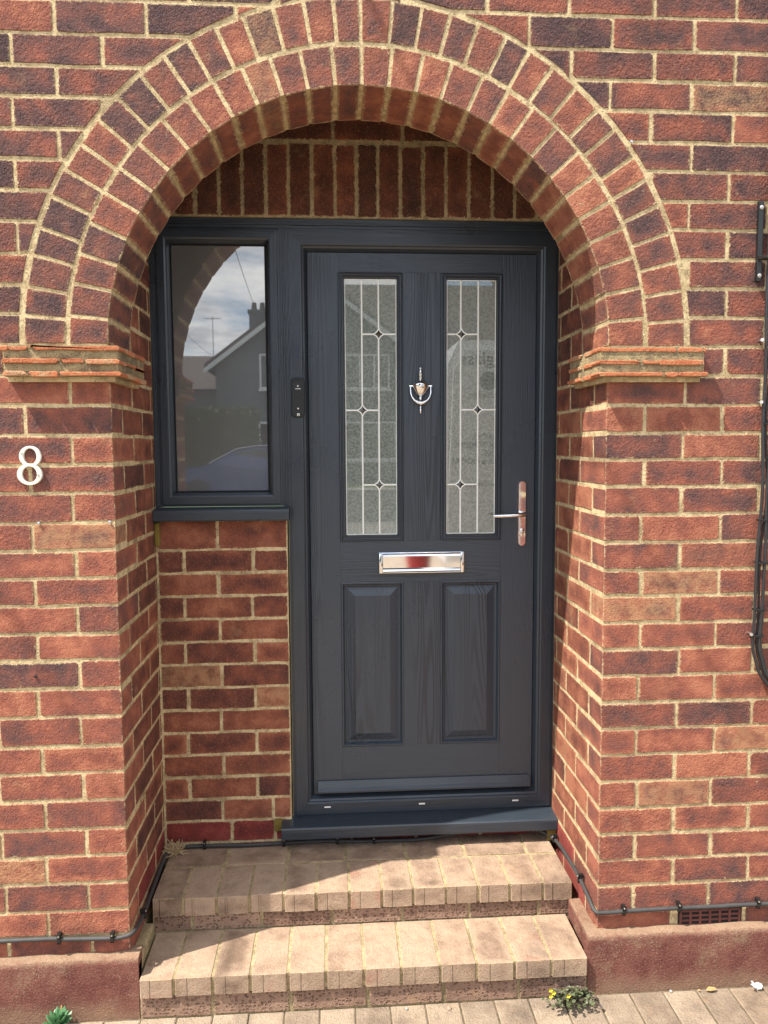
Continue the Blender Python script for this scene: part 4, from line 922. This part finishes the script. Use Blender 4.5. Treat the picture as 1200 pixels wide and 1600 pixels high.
mb = MB(); mb.add([(CX - .93, cyc - .80, Zg(1.185)), (CX - .93, cyc + .80, Zg(1.185)), (CX - .24, cyc + .66, Zg(1.555)), (CX - .24, cyc - .66, Zg(1.555)), (CX - .90, cyc - .78, Zg(1.16)), (CX - .90, cyc + .78, Zg(1.16)), (CX - .21, cyc + .64, Zg(1.53)), (CX - .21, cyc - .64, Zg(1.53))], [(0, 1, 2, 3), (4, 7, 6, 5), (0, 4, 5, 1), (1, 5, 6, 2), (2, 6, 7, 3), (3, 7, 4, 0)]); mb.build('windscreen', 'car_glass', car)
for y in (cyc + .72, cyc - .72): MB().tube([(CX - .95, y * 1 + math.copysign(.10, y - cyc), Zg(1.17)), (CX - .20, y, Zg(1.57)), (CX + .4, y, Zg(1.655)), (CX + 1.3, y, Zg(1.635)), (CX + 1.95, y, Zg(1.49))], .022, 6).build('roof_rail', 'alloy', car)
for yy, q in ((.75, .012), (-.75, -.012)):
    for poly in ([(-.72, 1.08), (.12, 1.08), (.12, 1.42), (-.12, 1.40)], [(.20, 1.08), (1.05, 1.08), (1.05, 1.44), (.20, 1.44)], [(1.13, 1.08), (2.10, 1.08), (1.75, 1.38), (1.13, 1.43)]):
        mb = MB(); n = len(poly)
        mb.add([(CX + x, cyc + (yy + math.copysign(.15 - (h - 1.0) / .5 * .12, yy) * 0 + math.copysign(max(0, (1.1 - h)) * .5, yy) + q * 0 + math.copysign(.016, yy)), Zg(.10 + h)) for x, h in poly], [tuple(range(n))]); mb.add([(CX + x, cyc + (yy + math.copysign(max(0, (1.1 - h)) * .5, yy)), Zg(.10 + h)) for x, h in poly], [tuple(range(n))]); mb.build('side_window', 'car_glass', car)
for x in (-1.25, 1.5):
    for y in (cyc + .80, cyc - .80): wheel(car, CX + x, y, .33, .22, .10)
for y in (cyc + .6, cyc - .6): MB().box(CX - 2.13, CX - 1.98, y - .18, y + .18, Zg(.78), Zg(.90), .02).build('headlight', 'white_paint', car)

bk = thing('planter', (.84, -5.25, GZ), 'red plastic tub on the drive, reflected in the letter plate', 'tub')
mb = MB(); mb.lathe([(.10, 0), (.105, .01), (.15, .36), (.165, .37), (.165, .40), (.15, .40), (.145, .37), (.10, .05), (.001, .045)], (.84, -5.25, GZ - .005), 24); mb.build('pot', 'red_plastic', bk, smooth=True)
mb = MB(); mb.tube(smooth_path([(.68, -5.25, Zg(.385)), (.70, -5.16, Zg(.33)), (.84, -5.09, Zg(.26)), (.98, -5.16, Zg(.33)), (1.0, -5.25, Zg(.385))]), .005, 6); mb.build('handle', 'rubber', bk, smooth=True)

# opposite house: gable front with chimney, lower wing to its side
HY = -33.0
oh = thing('gabled_house', (-.5, HY - 4, Zg(.1)), 'grey rendered gable house across the street, reflected in the panes', 'house')
mb = MB(); mb.prism([(-5.4, 0), (4.3, 0), (4.3, 5.4), (-.55, 9.05), (-5.4, 5.4)], HY, HY - 9, lambda a, b, t: (a, t, Zg(b))); mb.build('wall', 'render_grey', oh)
rf = MB(); rf.prism([(-5.85, 5.15), (-.55, 9.15), (4.75, 5.15), (4.75, 5.40), (-.55, 9.42), (-5.85, 5.40)], HY + .4, HY - 9.3, lambda a, b, t: (a, t, Zg(b))); rfo = rf.build('roof', 'roof_tile', oh)
mr_ = MB(); mr_.prism([(HY - 1.2, 5.3), (HY - 10.6, 5.3), (HY - 6.0, 10.3)], -.5, 13.5, lambda a, b, t: (t, a, Zg(b))); mr_.build('roof', 'roof_tile', oh)
mr_ = MB(); gblock(mr_, 4.31, 13.2, HY - 10.2, HY - 1.6, 0, 5.32); mr_.build('wall', 'render_grey', oh)
ch = MB(); gblock(ch, -4.05, -3.25, HY - 3.2, HY - 2.2, 6.3, 8.15); gblock(ch, -4.12, -3.18, HY - 3.27, HY - 2.13, 8.12, 8.28); ch.build('chimney', 'render_grey', rfo)
for x in (-3.85, -3.45): MB().lathe([(.12, 0), (.14, .08), (.11, .4), (.10, .42)], (x, HY - 2.7, Zg(8.28)), 10).build('chimney_pot', 'roof_tile', rfo)
for s0, s1 in (((-5.88, 5.2), (-.55, 9.22)), ((4.78, 5.2), (-.55, 9.22))):
    mb = MB(); mb.prism([(s0[0], s0[1] - .26), (s1[0], s1[1] - .26), (s1[0], s1[1] - .02), (s0[0], s0[1] - .02)], HY + .46, HY + .405, lambda a, b, t: (a, t, Zg(b))); mb.build('bargeboard', 'white_paint', oh)
def house_window(px, x0, x1, h0, h1, nm=2):
    w = MB(); y = HY + .02
    gblock(w, x0, x1, y - .01, y + .05, h0, h0 + .09); gblock(w, x0, x1, y - .01, y + .05, h1 - .09, h1)
    for i in range(nm + 1): xx = x0 + (x1 - x0 - .09) * i / nm; gblock(w, xx, xx + .09, y - .01, y + .048, h0 + .088, h1 - .088)
    gblock(w, x0 - .06, x1 + .06, y - .01, y + .12, h0 - .10, h0 - .002)
    o = w.build('window', 'white_paint', px)
    for i in range(nm): a = x0 + .09 + (x1 - x0 - .09) * i / nm; gblock(MB(), a, a + (x1 - x0 - .09) / nm - .09, y - .005, y + .02, h0 + .09, h1 - .09).build('pane', 'car_glass', o)
house_window(oh, .5, 2.6, 4.3, 5.9, 3); house_window(oh, -3.4, -1.2, 4.3, 5.9, 3); house_window(oh, .4, 2.9, 1.0, 2.8, 3); house_window(oh, -4.3, -1.8, 1.0, 2.8, 3)
mb = MB(); gblock(mb, -1.0, .0, HY - .01, HY + .06, .1, 2.3); mb.build('door', 'white_paint', oh)
wg = thing('neighbour_house', (-8.0, -39, Zg(.1)), 'low grey house with tiled roof left of the gable house, reflected in the side window', 'house')
mb = MB(); gblock(mb, -9.0, -5.6, -43, -36, 0, 4.6); mb.build('wall', 'render_grey', wg)
mb = MB(); mb.prism([(-35.6, 4.5), (-43.4, 4.5), (-39.5, 6.55)], -5.7, -9.3, lambda a, b, t: (t, a, Zg(b))); mb.build('roof', 'roof_tile', wg)
an = MB(); an.tube([(-6.4, -39.2, Zg(6.2)), (-6.4, -39.2, Zg(8.6))], .025, 6); an.tube([(-6.85, -39.2, Zg(8.5)), (-5.95, -39.2, Zg(8.5))], .018, 5)
for i in range(6): an.tube([(-6.8 + i * .16, -39.5, Zg(8.5)), (-6.8 + i * .16, -38.9, Zg(8.5))], .012, 5)
an.build('aerial', 'nail_steel', wg)
def foliage(mb, n, sampler, size):
    for _ in range(n):
        c, nrm = sampler(); leaf(mb, c, (random.uniform(-1, 1), random.uniform(-1, 1), random.uniform(-.5, 1)), nrm + Vector((random.uniform(-.8, .8), random.uniform(-.8, .8), random.uniform(-.4, .8))), size * random.uniform(.7, 1.3), size * random.uniform(.5, .8))
hg = thing('hedge', (-6.6, -24.5, Zg(.2)), 'clipped yellow green hedge across the street, reflected in the side window', 'hedge')
def hs():
    q = random.random(); x = random.uniform(-10.5, -2.8)
    if q < .5: return Vector((x, -24.0 + random.uniform(-.12, .05), Zg(random.uniform(.2, 2.85)))), Vector((0, 1, 0))
    if q < .9: return Vector((x, random.uniform(-25.2, -24.0), Zg(2.85 + random.uniform(-.1, .08)))), Vector((0, 0, 1))
    return Vector((-2.8 + random.uniform(-.08, .05), random.uniform(-25.2, -24.0), Zg(random.uniform(.2, 2.85)))), Vector((1, 0, 0))
mb = MB(); foliage(mb, 5200, hs, .17); mb.build('foliage', 'hedge_leaf', hg); gblock(MB(), -10.4, -2.9, -25.1, -24.1, .1, 2.76).build('core', 'bark', hg)
def tree(x, y, h, rad, label):
    t_ = thing('tree', (x, y, Zg(.1)), label, 'tree', 'trees across the street')
    tr = MB(); tr.tube(smooth_path([(x, y, Zg(0)), (x + .1, y, Zg(h * .3)), (x - .05, y + .1, Zg(h * .65)), (x, y, Zg(h * .9))]), [.22 * (1 - .85 * i / 18) for i in range(19)], 8)
    for k in range(7):
        a = k * 2.4; z = h * (.35 + .07 * k); tr.tube([(x, y, Zg(z)), (x + math.cos(a) * rad * .7, y + math.sin(a) * rad * .7, Zg(z + rad * .5))], [.07, .02], 6)
    tr.build('trunk', 'bark', t_)
    cl_ = [(x + random.uniform(-.6, .6) * rad, y + random.uniform(-.6, .6) * rad, h * random.uniform(.45, .85), rad * random.uniform(.35, .6)) for _ in range(9)]
    def smp():
        c = random.choice(cl_); v = Vector((random.gauss(0, 1), random.gauss(0, 1), random.gauss(0, 1))).normalized(); return Vector((c[0], c[1], Zg(c[2]))) + v * c[3] * random.uniform(.6, 1.05), v
    mb = MB(); foliage(mb, 2600, smp, .22); mb.build('crown', 'tree_leaf', t_)
tree(-8.6, -30.0, 6.6, 2.2, 'round dark tree left of the houses, reflected in the side window')
tree(11, -31, 9.5, 3.2, 'tall tree across the street to the right of the gable house')
wr = MB()
for p0, p1, sag in (((-1.2, -.02, Zg(5.0)), (-3.6, -35.6, Zg(8.0)), .3), ((-3.0, -.02, Zg(5.0)), (-6.4, -39.1, Zg(6.5)), .4)):
    A, B = Vector(p0), Vector(p1); wr = MB(); wr.tube([A.lerp(B, i / 16) - EZ * (sag * 4 * (i / 16) * (1 - i / 16)) for i in range(17)], .008, 5)
    tag(wr.build('overhead_wire', 'cable_black'), 'thin telephone wire to the gable house chimney' if p1[0] > -4 else 'thin telephone wire to the low neighbouring roof', 'wire', 'overhead wires')

# ------------------------------------------------------------------ lift the whole layout so that the ground is z = 0
for o in COL.objects:
    if o.parent is None: o.location.z += G
